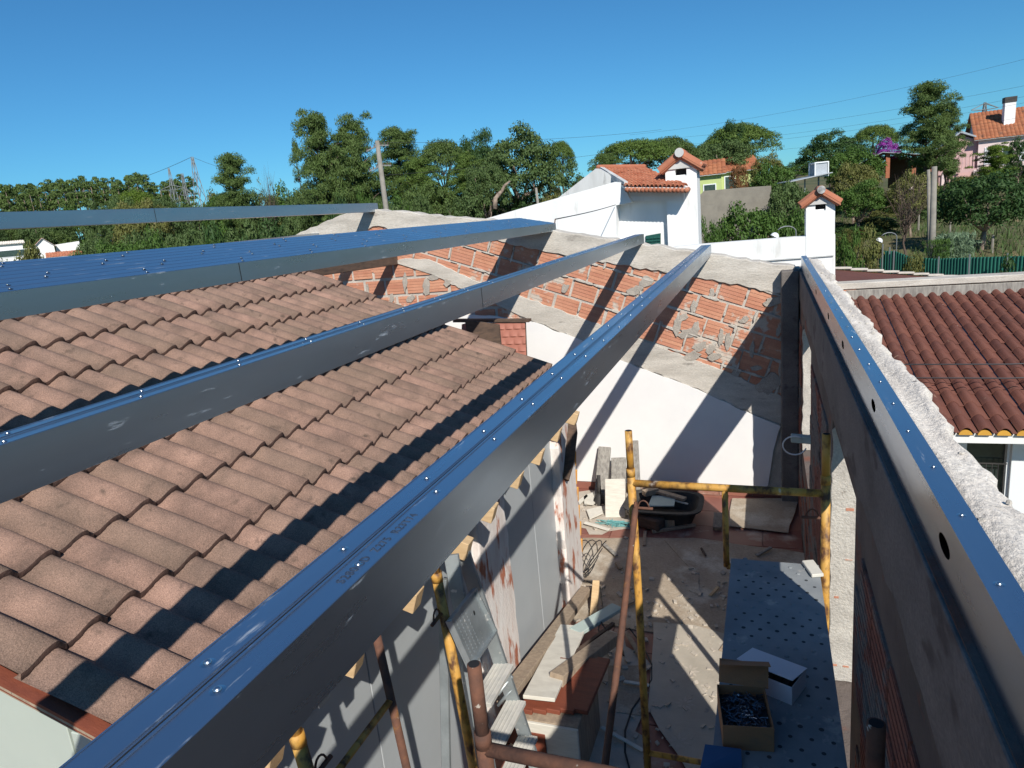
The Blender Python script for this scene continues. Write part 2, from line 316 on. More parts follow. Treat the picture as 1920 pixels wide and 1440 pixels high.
mb = MB(); wall_poly(mb, cap, YG-.022, YG+.225); mb.build('concrete_coping', M['concrete'], gw, bevel=.006)
band = jag(bandU, .06, .010, closed=False)+jag(bandL, .05, .016, closed=False)
mb = MB(); wall_poly(mb, band, YG-.016, YG+.02); mb.build('concrete_band', M['concrete'], gw, bevel=.004)
pl = [gp(*p) for p in [(1408, 775), (1324, 737), (1175, 679), (1105, 644), (1000, 603), (930, 592), (870, 590), (830, 574), (720, 577), (600, 590)]]
pl = sorted(jag(pl, .08, .012, closed=False)+[np.array((-8.9, 1.9))], key=lambda p: p[0])+[np.array(gp(1470, 800))]
px_, pz_ = [p[0] for p in pl], [p[1] for p in pl]; mb = MB(); xs = np.linspace(-8.9, .165, 160)
zt_ = [np.interp(x, px_, pz_) for x in xs]; zb_ = [np.interp(x, [-.02, .01, .035, .075, .135, .17], [.1, .2, .45, .75, .86, .90])+(rnd.uniform(-.02, .02) if x > 0 else 0) for x in xs]
n = len(xs); vs = [(x, y, z) for y in (YG-.028, YG+.015) for zz in (zt_, zb_) for x, z in zip(xs, zz)]
fs = []
for i in range(n-1): fs += [(n+i, n+i+1, i+1, i), (i, i+1, 2*n+i+1, 2*n+i), (n+i+1, n+i, 3*n+i, 3*n+i+1)]
mb.add(vs, fs+[(n-1, n+n-1, 4*n-1, 3*n-1)]); mb.build('plaster', M['plaster'], gw)
mb = MB(); x = -6.0
while x < .05:
    mb.box(x, x+.36, YG-.036, YG, 0.002, .092); x += .364
mb.build('skirting', M['floortile'], gw, bevel=.003)
# courses: sloping above the old roof line, level below it
def inside(p, poly):
    c = False; n = len(poly); j = n-1
    for i in range(n):
        if (poly[i][1] > p[1]) != (poly[j][1] > p[1]) and p[0] < (poly[j][0]-poly[i][0])*(p[1]-poly[i][1])/(poly[j][1]-poly[i][1])+poly[i][0]: c = not c
        j = i
    return c
upper = bandU+[(.29, bandU[-1][1]-.02), (.29, capL[0][1])]+capL+[(bandU[0][0]-1.2, bandU[0][1]+.1)]
lower = [gp(732, 487), gp(815, 516), gp(860, 540), gp(905, 556), (-2.9, 2.3), (-3.3, 1.95), (-7, 1.95), (-7, 3.2), gp(640, 455), gp(720, 440)]
mb = MB(); q = random.Random(3)
def bricks(poly, org, th, L_, H_, rng_i, rng_j, jt):
    ex, ez = V(math.cos(th), 0, math.sin(th)), V(-math.sin(th), 0, math.cos(th))
    for j in range(*rng_j):
        for i in range(*rng_i):
            l = L_-jt+q.uniform(-.012, .006); h = H_-jt+q.uniform(-.006, .004)
            c = V(org[0], YG, org[1])+ex*((i+(.5 if j % 2 else 0)+q.uniform(-.02, .02))*L_)+ez*(j*H_)
            hit = sum(inside((c[0]+a*.5*l*ex[0]+b*.5*h*ez[0], c[2]+a*.5*l*ex[2]+b*.5*h*ez[2]), poly) for a in (-1, 0, 1) for b in (-1, 0, 1))
            if hit < 3: continue
            t = q.uniform(-.012, .012); e1 = ex*math.cos(t)+ez*math.sin(t); e2 = ez*math.cos(t)-ex*math.sin(t)
            d = q.uniform(-.003, .005)
            c2 = c+V(0, .012-d, 0); fy = .012
            # scored hollow brick: five flat ribs on the face
            mb.frame_box(c2+V(0, .004, 0), e1*l/2, V(0, fy, 0), e2*h/2)
            nr = 5
            for k in range(nr):
                mb.frame_box(c2+e2*(h*(k+.5)/nr-h/2)-V(0, fy+.000, 0), e1*(l/2-.004), V(0, .0010, 0), e2*(h/nr/2-.0018))
bricks(upper, (-2.586, 2.655), -.340, .315, .225, (-9, 14), (-9, 5), .026)
bricks(lower, (-4.0, 2.42), .0, .30, .215, (-9, 5), (-3, 5), .034)
mb.build('brickwork', M['brick'], gw, bevel=.0)
mb = MB(); q = random.Random(11)
for (px, py, rx, rz) in [(1290, 625, .10, .07), (1312, 650, .07, .06), (1280, 595, .06, .05), (1352, 632, .03, .10), (1332, 655, .06, .05), (1305, 617, .04, .08), (1340, 668, .07, .05), (1210, 530, .08, .07),
                         (1418, 690, .06, .03), (1365, 640, .03, .09), (1410, 655, .025, .10), (1465, 690, .03, .10), (1300, 575, .03, .08), (1440, 720, .12, .11), (1335, 550, .03, .06),
                         (1452, 565, .10, .05), (800, 540, .05, .11), (760, 530, .03, .12), (815, 520, .09, .04), (780, 575, .10, .05), (735, 560, .03, .07), (700, 450, .06, .03), (850, 560, .09, .05), (690, 545, .02, .09), (745, 590, .05, .05), (1190, 545, .09, .05), (1060, 540, .05, .05), (1240, 545, .06, .09), (1395, 600, .05, .04), (1460, 620, .03, .06), (1270, 610, .04, .11), (1298, 668, .09, .06), (1380, 700, .05, .05), (700, 585, .09, .04), (840, 530, .05, .05), (770, 560, .06, .05)]:
    c = gp(px, py); n = 15; ph = q.uniform(0, 6); fy = YG-.0115-.0006*(len(mb.v) % 7)-len(mb.v)*.000004
    mb.prism([(c[0]+rx*(math.cos(2*math.pi*k/n)*(1+q.uniform(-.3, .25))+.35*math.sin(2*math.pi*k/n)), fy, c[1]+rz*math.sin(2*math.pi*k/n)*(1+q.uniform(-.3, .25))) for k in range(n)], (0, .02, 0))
mb.build('mortar_patch', M['patch'], gw, bevel=.006)
mb = MB()                                       # mortar squeezed out along the joints
for k in range(520):
    i_, j_ = q.uniform(-9, 10), q.randrange(-6, 5); ex_, ez_ = V(math.cos(-.34), 0, math.sin(-.34)), V(-math.sin(-.34), 0, math.cos(-.34)); vert = q.random() < .4
    if vert: i_ = round(i_)+(0 if j_ % 2 else .5); cc_ = V(-2.586, YG-.001, 2.655)+ex_*(i_*.315)+ez_*(j_*.225+q.uniform(-.1, .1))
    else: cc_ = V(-2.586, YG-.001, 2.655)+ex_*(i_*.315)+ez_*((j_+.5)*.225)
    if not inside((cc_[0], cc_[2]), upper): continue
    a_, b_ = (q.uniform(.008, .016), q.uniform(.02, .07)) if vert else (q.uniform(.03, .12), q.uniform(.007, .018)); n = 9
    mb.prism([cc_+ex_*(a_*math.cos(2*math.pi*t/n)*q.uniform(.7, 1.2))+ez_*(b_*math.sin(2*math.pi*t/n)*q.uniform(.7, 1.2))-V(0, .0125+.00001*k, 0) for t in range(n)], (0, .02, 0))
mb.build('joint_mortar', M['mortar'], gw, bevel=.003)
mb = MB(); mb.box(.135, .305, YG-.17, YG+.012, 0, 2.56)
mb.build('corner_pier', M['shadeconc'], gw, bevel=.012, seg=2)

# ================================================================== RIGHT WALL
XR, XO = .317, .515
rw = thing('side_wall', 'long shaded brick and concrete side wall with two window openings and a rough pale mortar top', 'wall', (.42, 3, 0))
mb = MB(); ZT = 2.555; OPN = [(2.76, 3.80, .60, 2.17), (5.72, 6.98, .86, 2.12)]
ys = [-1.5]+[v for o in OPN for v in o[:2]]+[YG+.2]
for k in range(len(ys)-1):
    o = [o for o in OPN if o[0] == ys[k]]
    SP = .12                                    # broken, splayed near jamb of each opening
    if o:
        for z0_, z1_ in ((-2.8, o[0][2]), (o[0][3], ZT)): mb.prism([(XR, ys[k], z0_), (XO, ys[k]-SP, z0_), (XO, ys[k+1], z0_), (XR, ys[k+1], z0_)], (0, 0, z1_-z0_))
    else:
        e_ = SP if k < len(ys)-2 else 0; mb.prism([(XR, ys[k], -2.8), (XO, ys[k], -2.8), (XO, ys[k+1]-e_, -2.8), (XR, ys[k+1], -2.8)], (0, 0, ZT+2.8))
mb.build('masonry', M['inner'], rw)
q = random.Random(5)
lowedge = jag([(YG-.18, 2.26), (5.0, 2.24), (3.4, 2.22), (1.5, 2.26), (-1.4, 2.24)], .12, .02, closed=False, r=q)
mb = MB(); mb.prism([(XR-.008, -1.4, ZT-.004), (XR-.008, YG-.18, ZT-.004)]+[(XR-.008, p[0], p[1]) for p in lowedge], (.012, 0, 0))
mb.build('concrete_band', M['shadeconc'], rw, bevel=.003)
for o in OPN:                                   # crumbling sunlit reveal on the far jamb of each opening
    e = jag([(XR-.004, o[2]-.0), (XR-.004, o[3]-.06), (XR+.05, o[3]-.004), (XO-.004, o[3]-.004), (XO-.004, o[2])], .07, .008, closed=True, r=q)
    mb = MB(); mb.prism([(p[0], o[1]-.014, p[1]) for p in e], (0, .012, 0)); mb.build('jamb', M['mortar'], rw, bevel=.004)
    mb = MB(); z = o[2]+.1
    while z < o[3]-.1:
        for k in range(3):
            if q.random() < .4: mb.box(XR+.02+k*.05, XR+.04+k*.05+q.uniform(0, .02), o[1]-.0165, o[1]-.0135, z, z+q.uniform(.006, .016))
        z += q.uniform(.12, .24)
    mb.build('brick_cavity', M['brick'] if o[0] < 4 else M['hole'], rw)
mb = MB(); q = random.Random(15)                 # raw bricks of the inner face
for j in range(11):
    y = -1.3+(.155 if j % 2 else 0)
    while y < 7.58:
        l, z = .31+q.uniform(-.012, .008), .02+.205*j; y1 = y+l; z1 = z+.188+q.uniform(-.005, .004)
        if z1 < 2.25 and not any(o[0]-.04 < y1 and y < o[1]+.03 and o[2]-.12 < z1 and z < o[3]+.03 for o in OPN):
            d = q.uniform(0, .005); mb.box(XR-.006-d, XR+.004, y, y1-.014, z, z1)
            for k in range(5): mb.box(XR-.0085-d, XR-.0055-d, y+.006, y1-.02, z+(z1-z)*(k+.18)/5, z+(z1-z)*(k+.82)/5)
        y = y1
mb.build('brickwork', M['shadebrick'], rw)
# rough mortar top beside the steel channel
ny, nx = 240, 7; vs, fs = [], []
for j in range(ny+1):
    y = -1.5+(YG+1.7)*j/ny; outer = XO+.012*math.sin(y*5.1)+q.uniform(-.008, .008)+.008*math.sin(y*17)
    for i in range(nx+1):
        t = i/nx; x = .386+(outer-.386)*t; z = 2.636+.007*math.sin(y*3.1+i)+q.uniform(-.0025, .0025)-(.020 if i == nx else 0)-(.03 if i == 0 else 0)
        vs.append((x, y, z))
    vs.append((outer-.004, y, 2.50))
for j in range(ny):
    for i in range(nx+1):
        a = j*(nx+2)+i; fs.append((a, a+1, a+nx+3, a+nx+2))
mb = MB(); mb.add(vs, fs); mb.build('mortar_top', M['capmortar'], rw, smooth=True)
mb = MB()
for k in range(70):
    y = q.uniform(.4, 7.6); mb.dome((q.uniform(.40, .50), y, 2.632), q.uniform(.004, .016), q.uniform(.003, .010), n=6, rings=2)
mb.build('pebble', M['mortar'], rw)

# ================================================================== STEEL BEAMS
def c_profile(mb, x0, x1, y0, y1, z0, z1, openleft, t=.0025, lip=.012):
    if openleft: pts = [(x0, z1), (x1, z1), (x1, z0), (x0, z0), (x0, z0+lip), (x0+t, z0+lip), (x0+t, z0+t), (x1-t, z0+t), (x1-t, z1-t), (x0+t, z1-t), (x0+t, z1-lip), (x0, z1-lip)]
    else: pts = [(x0+x1-p[0], p[1]) for p in [(x0, z1), (x1, z1), (x1, z0), (x0, z0), (x0, z0+lip), (x0+t, z0+lip), (x0+t, z0+t), (x1-t, z0+t), (x1-t, z1-t), (x0+t, z1-t), (x0+t, z1-lip), (x0, z1-lip)]]
    mb.prism([(p[0], y0, p[1]) for p in pts], (0, y1-y0, 0))
SCREW = None
def screw(parent, x, y, z):
    global SCREW
    off = ORG[parent.name]
    if SCREW is None:
        mb = MB(); mb.dome((0, 0, 0), .0095, .0015, n=12, rings=1); mb.dome((0, 0, .0012), .0050, .0035, n=8, rings=3)
        SCREW = mb.build('screw', M['screw'], smooth=True); o = SCREW
    else: o = SCREW.copy(); COL.objects.link(o)
    o.parent = parent; o.location = (x-off[0], y-off[1], z-off[2]); ORG[o.name] = V(x, y, z)
def beam(label, xc, zt, h, y0, y1, wid=.102, screws=(), group='double steel roof beams', dx=0.0, dz=0.0, joint=None, tilt=0.0):
    """two galvanised channels set web outwards, screwed down in pairs; dx, dz skew the far end"""
    b = thing('steel_beam', label, 'beam', (xc, y0, zt-h), group)
    def skew(mb):
        mb.v = [(v[0]+dx*(v[1]-y0)/(y1-y0), v[1], v[2]+dz*(v[1]-y0)/(y1-y0)-tilt*(v[0]-xc)) for v in mb.v]; return mb
    g = .0015; hw = wid/2
    mb = MB(); c_profile(mb, xc-hw, xc-g, y0, y1, zt-h, zt, False); (None if tilt else mb.box(xc-g-.007, xc-g-.003, y0, y1, zt, zt+.0022)); (None if tilt else mb.box(xc-hw, xc-hw+.003, y0, y1, zt, zt+.0012)); skew(mb).build('channel', M['steel'], b, bevel=.0018)
    mb = MB(); c_profile(mb, xc+g, xc+hw, y0, y1, zt-h, zt, True); (None if tilt else mb.box(xc+g+.003, xc+g+.007, y0, y1, zt, zt+.0022)); (None if tilt else mb.box(xc+hw-.003, xc+hw, y0, y1, zt, zt+.0012)); skew(mb).build('channel', M['steel'], b, bevel=.0018)
    for y in screws:
        for s in (-1, 1):
            yy = y+(.02 if s < 0 else -.03)+rnd.uniform(-.015, .015)
            t = (yy-y0)/(y1-y0); screw(b, xc+s*wid*.25+dx*t+rnd.uniform(-.004, .004), yy, zt+dz*t-tilt*s*wid*.25)
    if joint:
        mb = MB(); mb.box(xc+hw-.0005, xc+hw+.0009, joint, joint+.004, zt-h+.002, zt-.002); skew(mb).build('joint', M['hole'], b)
    return b
scr = [.52+.29*k for k in range(24)]
B3 = beam('steel double beam nearest the walkway, crossing the picture from the lower left corner, stamped lettering on top', -.598, 2.867, .112, -.6, YG+.10, screws=scr, dx=-.020)
B2 = beam('steel double beam running over the middle of the tiled roof, between the wide beam bundle and the lettered beam', -1.322, 3.040, .100, -.6, YG+.10, wid=.094, screws=[.82+.31*k for k in range(22)], dx=-.012, joint=3.05)
for k, (lb) in enumerate(['front steel beam of the tight bundle of four, its grey side facing the tiled roof', 'second steel beam in the tight bundle of four, just behind the front one',
                          'third steel beam in the tight bundle of four, between two neighbours near the back', 'rearmost steel beam of the tight bundle of four, beside the trees']):
    beam(lb, -2.352-k*.1055, 3.287+k*.0248, .088, .3, YG+.12-k*.02, screws=[1.6+.55*j+.2*(k % 2) for j in range(12)], group='bundled double steel beams', dx=0, dz=-.030, tilt=.235, joint=2.62 if k == 0 else None)
beam('highest steel beam, lying alone on the ridge of the gable and seen against the trees', -4.63, 3.690, .105, .3, YG+.06, screws=[2+.6*k for k in range(10)], group='double steel roof beams', joint=4.38)
beam('steel beam beyond the ridge, only its end showing past the bundle by the sloping concrete', -5.50, 3.325, .10, .3, YG+.02, group='double steel roof beams', dz=.072)
# lettering stamped on the nearest beam
fc = bpy.data.curves.new('stamp', 'FONT'); fc.body = 'S280GD  Z275  R23T74'; fc.size = .021; fc.extrude = 0.0003; fc.space_character = 1.12
to = bpy.data.objects.new('stamp', fc); COL.objects.link(to)
dg = bpy.context.evaluated_depsgraph_get(); me = bpy.data.meshes.new_from_object(to.evaluated_get(dg)); bpy.data.objects.remove(to)
st = bpy.data.objects.new('stamped_lettering', me); COL.objects.link(st); me.materials.clear(); me.materials.append(M['ink'])
st.parent = B3; p = V(-.566, .735, 2.8675)-ORG[B3.name]; st.location = tuple(p); st.rotation_euler = (0, 0, math.radians(90))
# single channel screwed along the top of the right wall
ch = thing('steel_channel', 'single steel channel along the top of the side wall, oval holes in its web', 'beam', (.36, 0, 2.56))
X0, X1, Z0, Z1, Y0, Y1 = .333, .3845, 2.558, 2.682, -.6, YG+.06
hy = [float(onX(px, py, X0)[1]) for px, py in [(1768, 1066), (1637, 783), (1580, 662), (1553, 607), (1530, 556), (1515, 521)]]
hy = [hy[0]-.62]+hy
mb = MB(); yprev = Y0; zc = (Z0+Z1)/2
for h0 in sorted(hy):
    if h0-.1 <= yprev: continue
    mb.quad((X0, yprev, Z0), (X0, h0-.09, Z0), (X0, h0-.09, Z1), (X0, yprev, Z1))
    n = 24; inn, out = [], []
    for k in range(n):
        a = 2*math.pi*k/n; c_, s_ = math.cos(a), math.sin(a); inn.append((X0, h0+.048*c_, zc+.019*s_))
        t = 1/max(abs(c_), abs(s_)); out.append((X0, h0+.09*c_*t, zc+(Z1-Z0)/2*s_*t))
    o = len(mb.v); mb.add(inn+out, [(k, n+k, n+(k+1) % n, (k+1) % n) for k in range(n)])
    yprev = h0+.09
mb.quad((X0, yprev, Z0), (X0, Y1, Z0), (X0, Y1, Z1), (X0, yprev, Z1))
mb.box(X0, X1, Y0, Y1, Z1, Z1+.0025); mb.box(X0, X1, Y0, Y1, Z0-.0025, Z0)
mb.box(X1-.0025, X1, Y0, Y1, Z1-.014, Z1-.0005)
mb.build('channel', M['steel'], ch)
mb = MB(); mb.box(X0+.03, X0+.034, Y0, Y1-.1, Z0+.001, Z1-.016); mb.build('channel_shade_sheet', M['hole'], ch)  # black sheet standing in for the shade inside the channel
for k in range(26): screw(ch, (X0+X1)/2+rnd.uniform(-.006, .006), .95+.27*k, Z1+.0025)

# ================================================================== OLD HOUSE WITH THE CONCRETE TILE ROOF
S_ = .78
d1 = unit(ray(1394, 384)); d2 = unit(-ray(-6621, -2300)); d2 = d2 if d2[0] > 0 else -d2
dn = unit(np.cross(d2, d1)); P0 = EYE+(onY(1035, 693, 7.6)-EYE)*S_
def hp(u, v, n=0.0): return P0+d1*u+d2*v+dn*n
hs = thing('tiled_house', 'old house with weathered pinkish brown concrete roof tiles under the steel beams', 'house', (-3.0, 3.5, 0))
U0, NW, PW, VE, PR, NR = -4.77, 32, .149, .352, .363, 9
q = random.Random(21)
def prof(t):                                       # flat channel, rising flank, rounded crest, short drop to the next channel
    a = min(1, max(0, (t-.06)/.60)); b = min(1, max(0, (t-.74)/.26))
    return .038*(.5-.5*math.cos(math.pi*a))*(.5+.5*math.cos(math.pi*b))
def tile_field(vdir, name):
    mb = MB(); SEG = 14
    for r in range(NR):
        for k in range(NW):
            vb = VE-r*PR; vt = vb-PR-.02; dz = q.uniform(-.002, .002); dv = q.uniform(-.007, .007)+(-.012 if q.random() < .05 else 0); du = q.uniform(-.002, .002); tw = q.uniform(-.005, .005)
            rows = []
            for (vv, lift) in ((vt, .002), (vt+(vb-vt)*.5, .018), (vb+dv, .029)):
                rows.append([(U0+k*PW+(PW+.003)*i/SEG, vv+tw*(i/SEG-.5)*2, lift+dz+prof(i/SEG)) for i in range(SEG+1)])
            thick = [(a, b+.002+q.uniform(-.002, .002), c-.025) for a, b, c in rows[-1]]
            n = SEG+1; vs = [vdir(*p) for row in rows+[thick] for p in row]
            mb.add(vs, [(a*n+i, a*n+i+1, (a+1)*n+i+1, (a+1)*n+i) if vdir is hp else (a*n+i, (a+1)*n+i, (a+1)*n+i+1, a*n+i+1) for a in range(2) for i in range(n-1)])
            mb.mat = 1; o = len(mb.v)-len(vs)
            for i in range(n-1):
                mb.f.append([o+2*n+i, o+2*n+i+1, o+3*n+i+1, o+3*n+i]); mb.m.append(1)
            mb.mat = 0
    return mb.build(name, [M['tile'], M['tile_edge']], hs, smooth=True)
tile_field(hp, 'roof')
VR = VE-NR*PR                                    # ridge
ridge = hp(0, VR); 
def hp_back(u, v, n): p = hp(u, v, n); r0 = hp(u, VR, 0); return V(2*r0[0]-p[0], p[1], p[2])
NR = 4; 
_VE = VE; VE = VR+NR*PR; tile_field(hp_back, 'roof'); VE = _VE; NR = 9
mb = MB()
for k in range(12): mb.tube([hp(U0+.4*k, VR, .004), hp(U0+.4*k+.41, VR, .008)], [.055, .062], n=10)
mb.build('ridge_tile', M['tile'], hs, smooth=True)
# verge boards and battens at the near end, slab under the tiles
mb = MB(); mb.prism([hp(U0+.02, VE-.05, -.012), hp(-.06, VE-.05, -.012), hp(-.06, VR, -.012), hp(U0+.02, VR, -.012)], dn*-.012); mb.build('roof_deck', M['darkwood'], hs)
mb = MB(); mb.bar(hp(U0-.004, VE-.03, -.010), hp(U0-.004, VR, -.010), .045, .012, dn); mb.build('verge_board', M['redwood'], hs)
mb = MB(); mb.bar(hp(U0-.010, VE-.03, -.0225), hp(U0-.010, VR, -.0225), .03, .010, dn); mb.build('verge_board', M['wood'], hs)
mb = MB(); mb.bar(hp(U0+.004, VE-.03, -.034), hp(U0+.004, VR, -.034), .05, .010, dn); mb.build('verge_board', M['redwood'], hs)
mb = MB(); mb.bar(hp(U0+.012, VE-.05, -.054), hp(U0+.012, VR, -.054), .035, .026, dn); mb.build('verge_board', M['wood'], hs)
for k, (px, py) in enumerate([(1083, 785), (1050, 815), (1017, 857), (977, 900), (928, 962), (880, 1030), (785, 1125), (675, 1240), (520, 1420)]):
    p = onX(px, py, -1.375); d = unit(d2+V(0, rnd.uniform(-.04, .04), 0)); mb = MB()
    mb.bar(p-d*.34-V(0, 0, .03), p, .080, .095, dn); mb.build('rafter', M['pine'], hs, bevel=.003)
p = onX(605, 1293, -1.40); mb = MB(); mb.prism([p+V(0, -.05, .03), p+V(0, .05, .03), p+V(0, .03, -.05), p+V(0, -.03, -.05)], (-.004, 0, 0)); mb.build('bracket', M['steel'], hs)
# eave edge: broken lath under the last row
mb = MB(); mb.bar(hp(U0, VE-.035, -.03), hp(-.1, VE-.035, -.03), .05, .016, dn); mb.build('eave_lath', M['darkwood'], hs)
# long wall of sandwich panels, two pillars, end walls
XW = -1.70; zt = 1.80
for a, b in ((1.30, 2.28), (2.285, 3.30), (3.305, 4.62), (4.625, 5.60)):
    mb = MB(); mb.box(XW-.05, XW, a, b, .0, zt); mb.build('wall_panel', M['panel'], hs, bevel=.003)
q = random.Random(9)
def pillar(ya, yb, z1, xf):
    e = jag([(ya, 0), (yb, 0), (yb+.01, z1*.5), (yb-.01, z1), (ya+.06, z1), (ya+.02, z1*.6)], .08, .014, r=q)
    mb = MB(); mb.prism([(xf, p[0], p[1]) for p in e], (XW-xf-.04, 0, 0)); return mb.build('pillar', M['pillar'], hs, bevel=.012, seg=2)
pillar(3.43, 3.95, 1.72, -1.645); pillar(5.13, 5.62, 1.74, -1.625)
mb = MB()
for k in range(7):
    y, z = 5.635+q.uniform(-.01, .012), .35+.17*k; mb.frame_box((-1.64, y, z), (.02, .004, 0), (0, .012, 0), (.004, .006, .07))
mb.build('foam_seam', M['foam'], hs, bevel=.01, seg=2)
mb = MB(); mb.tube([(-1.62, 5.60, 1.70), (-1.60, 5.50, 1.50), (-1.61, 5.36, 1.30), (-1.63, 5.25, 1.16)], [.035, .055, .06, .05], n=7); mb.build('charred_lintel', M['darkwood'], hs)
def end_wall(y, m, name, x1=-1.76):
    rz = lambda x: P0[2]+(x-P0[0])*(d2[2]/d2[0])-.115
    mb = MB(); xr_ = ridge[0]; mb.prism([(x1, y, 0), (x1, y, rz(x1)), (xr_, y, rz(xr_)-.02), (-6.0, y, rz(xr_)-.7), (-6.0, y, 0)], (0, .08, 0)); return mb.build(name, m, hs)
end_wall(5.60, M['brick'], 'end_wall', -1.76); end_wall(1.42, M['darkwood'], 'end_wall')
xg = float(onY(137, 1400, 1.34)[0])
for a, b, z1 in ((-2.9, xg-.007, 1.93), (xg+.007, xg+.26, 1.80)):
    mb = MB(); mb.box(a, b, 1.34, 1.40, .0, z1-.02); mb.build('wall_panel', M['palepanel'], hs, bevel=.003)
mb = MB(); mb.bar(V(ridge[0], 5.5, ridge[2]-.12), V(ridge[0]+.12, YG+.02, ridge[2]-.16), .09, .12); mb.build('ridge_beam', M['darkwood'], hs, bevel=.006)

# ================================================================== SCAFFOLDING
def frame_scaffold(label, p, side, wid, top, strut, zc=1.885, mats=('yellow', 'yellow'), bars=(.14,), part=0, shear=0.0):
    """walk-through frame: two posts, a top rail, an inner strut; side is the direction from the first to the second post"""
    t = thing('scaffold', label, 'scaffold', (*p, 0), 'yellow scaffold frames'); sd = unit(V(*side, 0)); p = V(*p, 0); R_ = .0225
    for k, m in ((0, mats[0]), (wid, mats[1])):
        c = p+sd*k; mb = MB(); mb.tube([c+V(0, 0, .0), c+V(.004, .002, top*.5), c+V(0, 0, top-.22)], R_, n=12); mb.tube([c+V(0, 0, top-.235), c+V(0, 0, top)], R_*.88, n=12)
        mb.tube([c+V(0, 0, top-.26), c+V(0, 0, top-.215)], R_*1.08, n=12); po = mb.build('post', M[m], t, smooth=True)
        mb = MB(); mb.dome(c+V(0, 0, top+.0008), R_*.7, .0005, n=10, rings=1); mb.build('bore', M['hole'], po)
    mb = MB(); mb.tube([p+V(0, 0, zc), p+sd*wid+V(0, 0, zc-.012)], R_*.9, n=12); mb.build('top_rail', M[mats[0]], t, smooth=True)
    for z in bars:
        mb = MB(); mb.tube([p+V(0, 0, z)+sd*(strut if part and z > 1 and part > 0 else 0), p+sd*(wid if part >= 0 else strut)+V(0, 0, z)], R_*(.75 if part >= 0 else .55), n=10); mb.build('rail', M[mats[0]], t, smooth=True)
    if strut:
        c = p+sd*strut; mb = MB(); mb.tube([c+V(0, 0, zc), c+V(0, 0, bars[-1] if part > 0 else bars[0])], .0165, n=10); mb.build('strut', M['rust' if part < 0 else 'yellow'], t, smooth=True)
    for k in (0, wid):                              # brace pin with a wire loop on each post
        c = p+sd*k+V(0, 0, 1.74); s_ = 1 if k == 0 else -1; mb = MB(); mb.tube([c+sd*s_*.0, c+sd*s_*.11], .008, n=8)
        mb.tube([c+sd*s_*(.03+.03*(1-math.cos(a)))+V(0, 0, .045*math.sin(a)) for a in np.linspace(0, math.pi, 9)], .004, n=6); mb.build('brace_pin', M['rust'], t, smooth=True)
    if shear:
        for o in t.children_recursive:
            for v in o.data.vertices: v.co.y += shear*(v.co.z-2.0)
    return t
frame_scaffold('yellow scaffold frame standing upright across the far end of the perforated deck', (-.703, 3.5), (1, 0), .968, 2.185, .488, bars=(.14, 1.43), part=1)
frame_scaffold('rusty brown scaffold frame at the bottom edge of the picture, near end of the deck', (-.752, 1.47), (1, 0), .972, 2.185, None, zc=1.915, mats=('rust', 'rust'), bars=(.14, 1.40))
frame_scaffold('yellow scaffold frame standing against the eave of the tiled house beside the stepladder', (-1.315, 1.37), (0, 1), .95, 2.15, .47, zc=2.04, bars=(.14, 1.665), part=-1, shear=-.095)
br = thing('scaffold_brace', 'thin rusty brown brace tube slanting down from the far yellow scaffold frame', 'tube', (-.69, 1.5, .28))
mb = MB(); mb.tube([(-.672, 3.44, 1.80), (-.672, 3.40, 1.76), (-.676, 3.0, 1.41), (-.69, 1.50, .24)], [.010, .017, .017, .017], n=10); mb.build('tube', M['rust'], br, smooth=True)
mb = MB(); mb.tube([V(-.672, 3.425, 1.785)+V(0, .02*math.cos(a), .02*math.sin(a)) for a in np.linspace(0, 2*math.pi, 13)], .006, n=6); mb.build('hook', M['rust'], br, smooth=True)
# perforated deck
dk = thing('scaffold_deck', 'long dusty grey perforated steel deck carrying two cartons', 'scaffold deck', (.02, 2.4, 1.44))
DX0, DX1, DY0, DY1, DZ = -.190, .238, 1.38, 3.50, 1.478
mb = MB(); mb.box(DX0, DX1, DY0, DY1, DZ-.005, DZ); mb.box(DX0, DX0+.004, DY0, DY1, DZ-.055, DZ-.005); mb.box(DX1-.004, DX1, DY0, DY1, DZ-.055, DZ-.005)
mb.box(DX0+.004, DX1-.004, DY1-.004, DY1, DZ-.055, DZ-.005); mh = mb
j = 0; y = DY0+.04
while y < DY1-.02:
    for i in range(6):
        x = DX0+.045+i*.070+(.035 if j % 2 else 0)
        if x > DX1-.03: continue
        if (j//2) % 3 == 2: mb.mat = 0; mb.dome((x, y, DZ+.0004), .0105, .0050, n=10, rings=2)
        else: mb.mat = 1; mb.dome((x, y, DZ+.0006), .0080 if (j % 5) else .0095, .0003, n=10, rings=1)
    j += 1; y += .058
mb.build('plate', [M['deck'], M['punched']], dk)
for x in (-.12, .17):
    mb = MB(); mb.tube([(x, DY1-.01, DZ-.02), (x, DY1+.018, DZ-.012), (x, DY1+.03, DZ-.035)], .014, n=8); mb.build('hook', M['deck'], dk, smooth=True)
mb = MB(); mb.frame_box((.205, 3.44, DZ+.011), (.028, .01, 0), (-.02, .07, 0), (0, 0, .009)); tag(mb.build('plaster_scrap', M['palewood'], bevel=.003), 'pale scrap of board on the far right corner of the perforated deck', 'scrap')
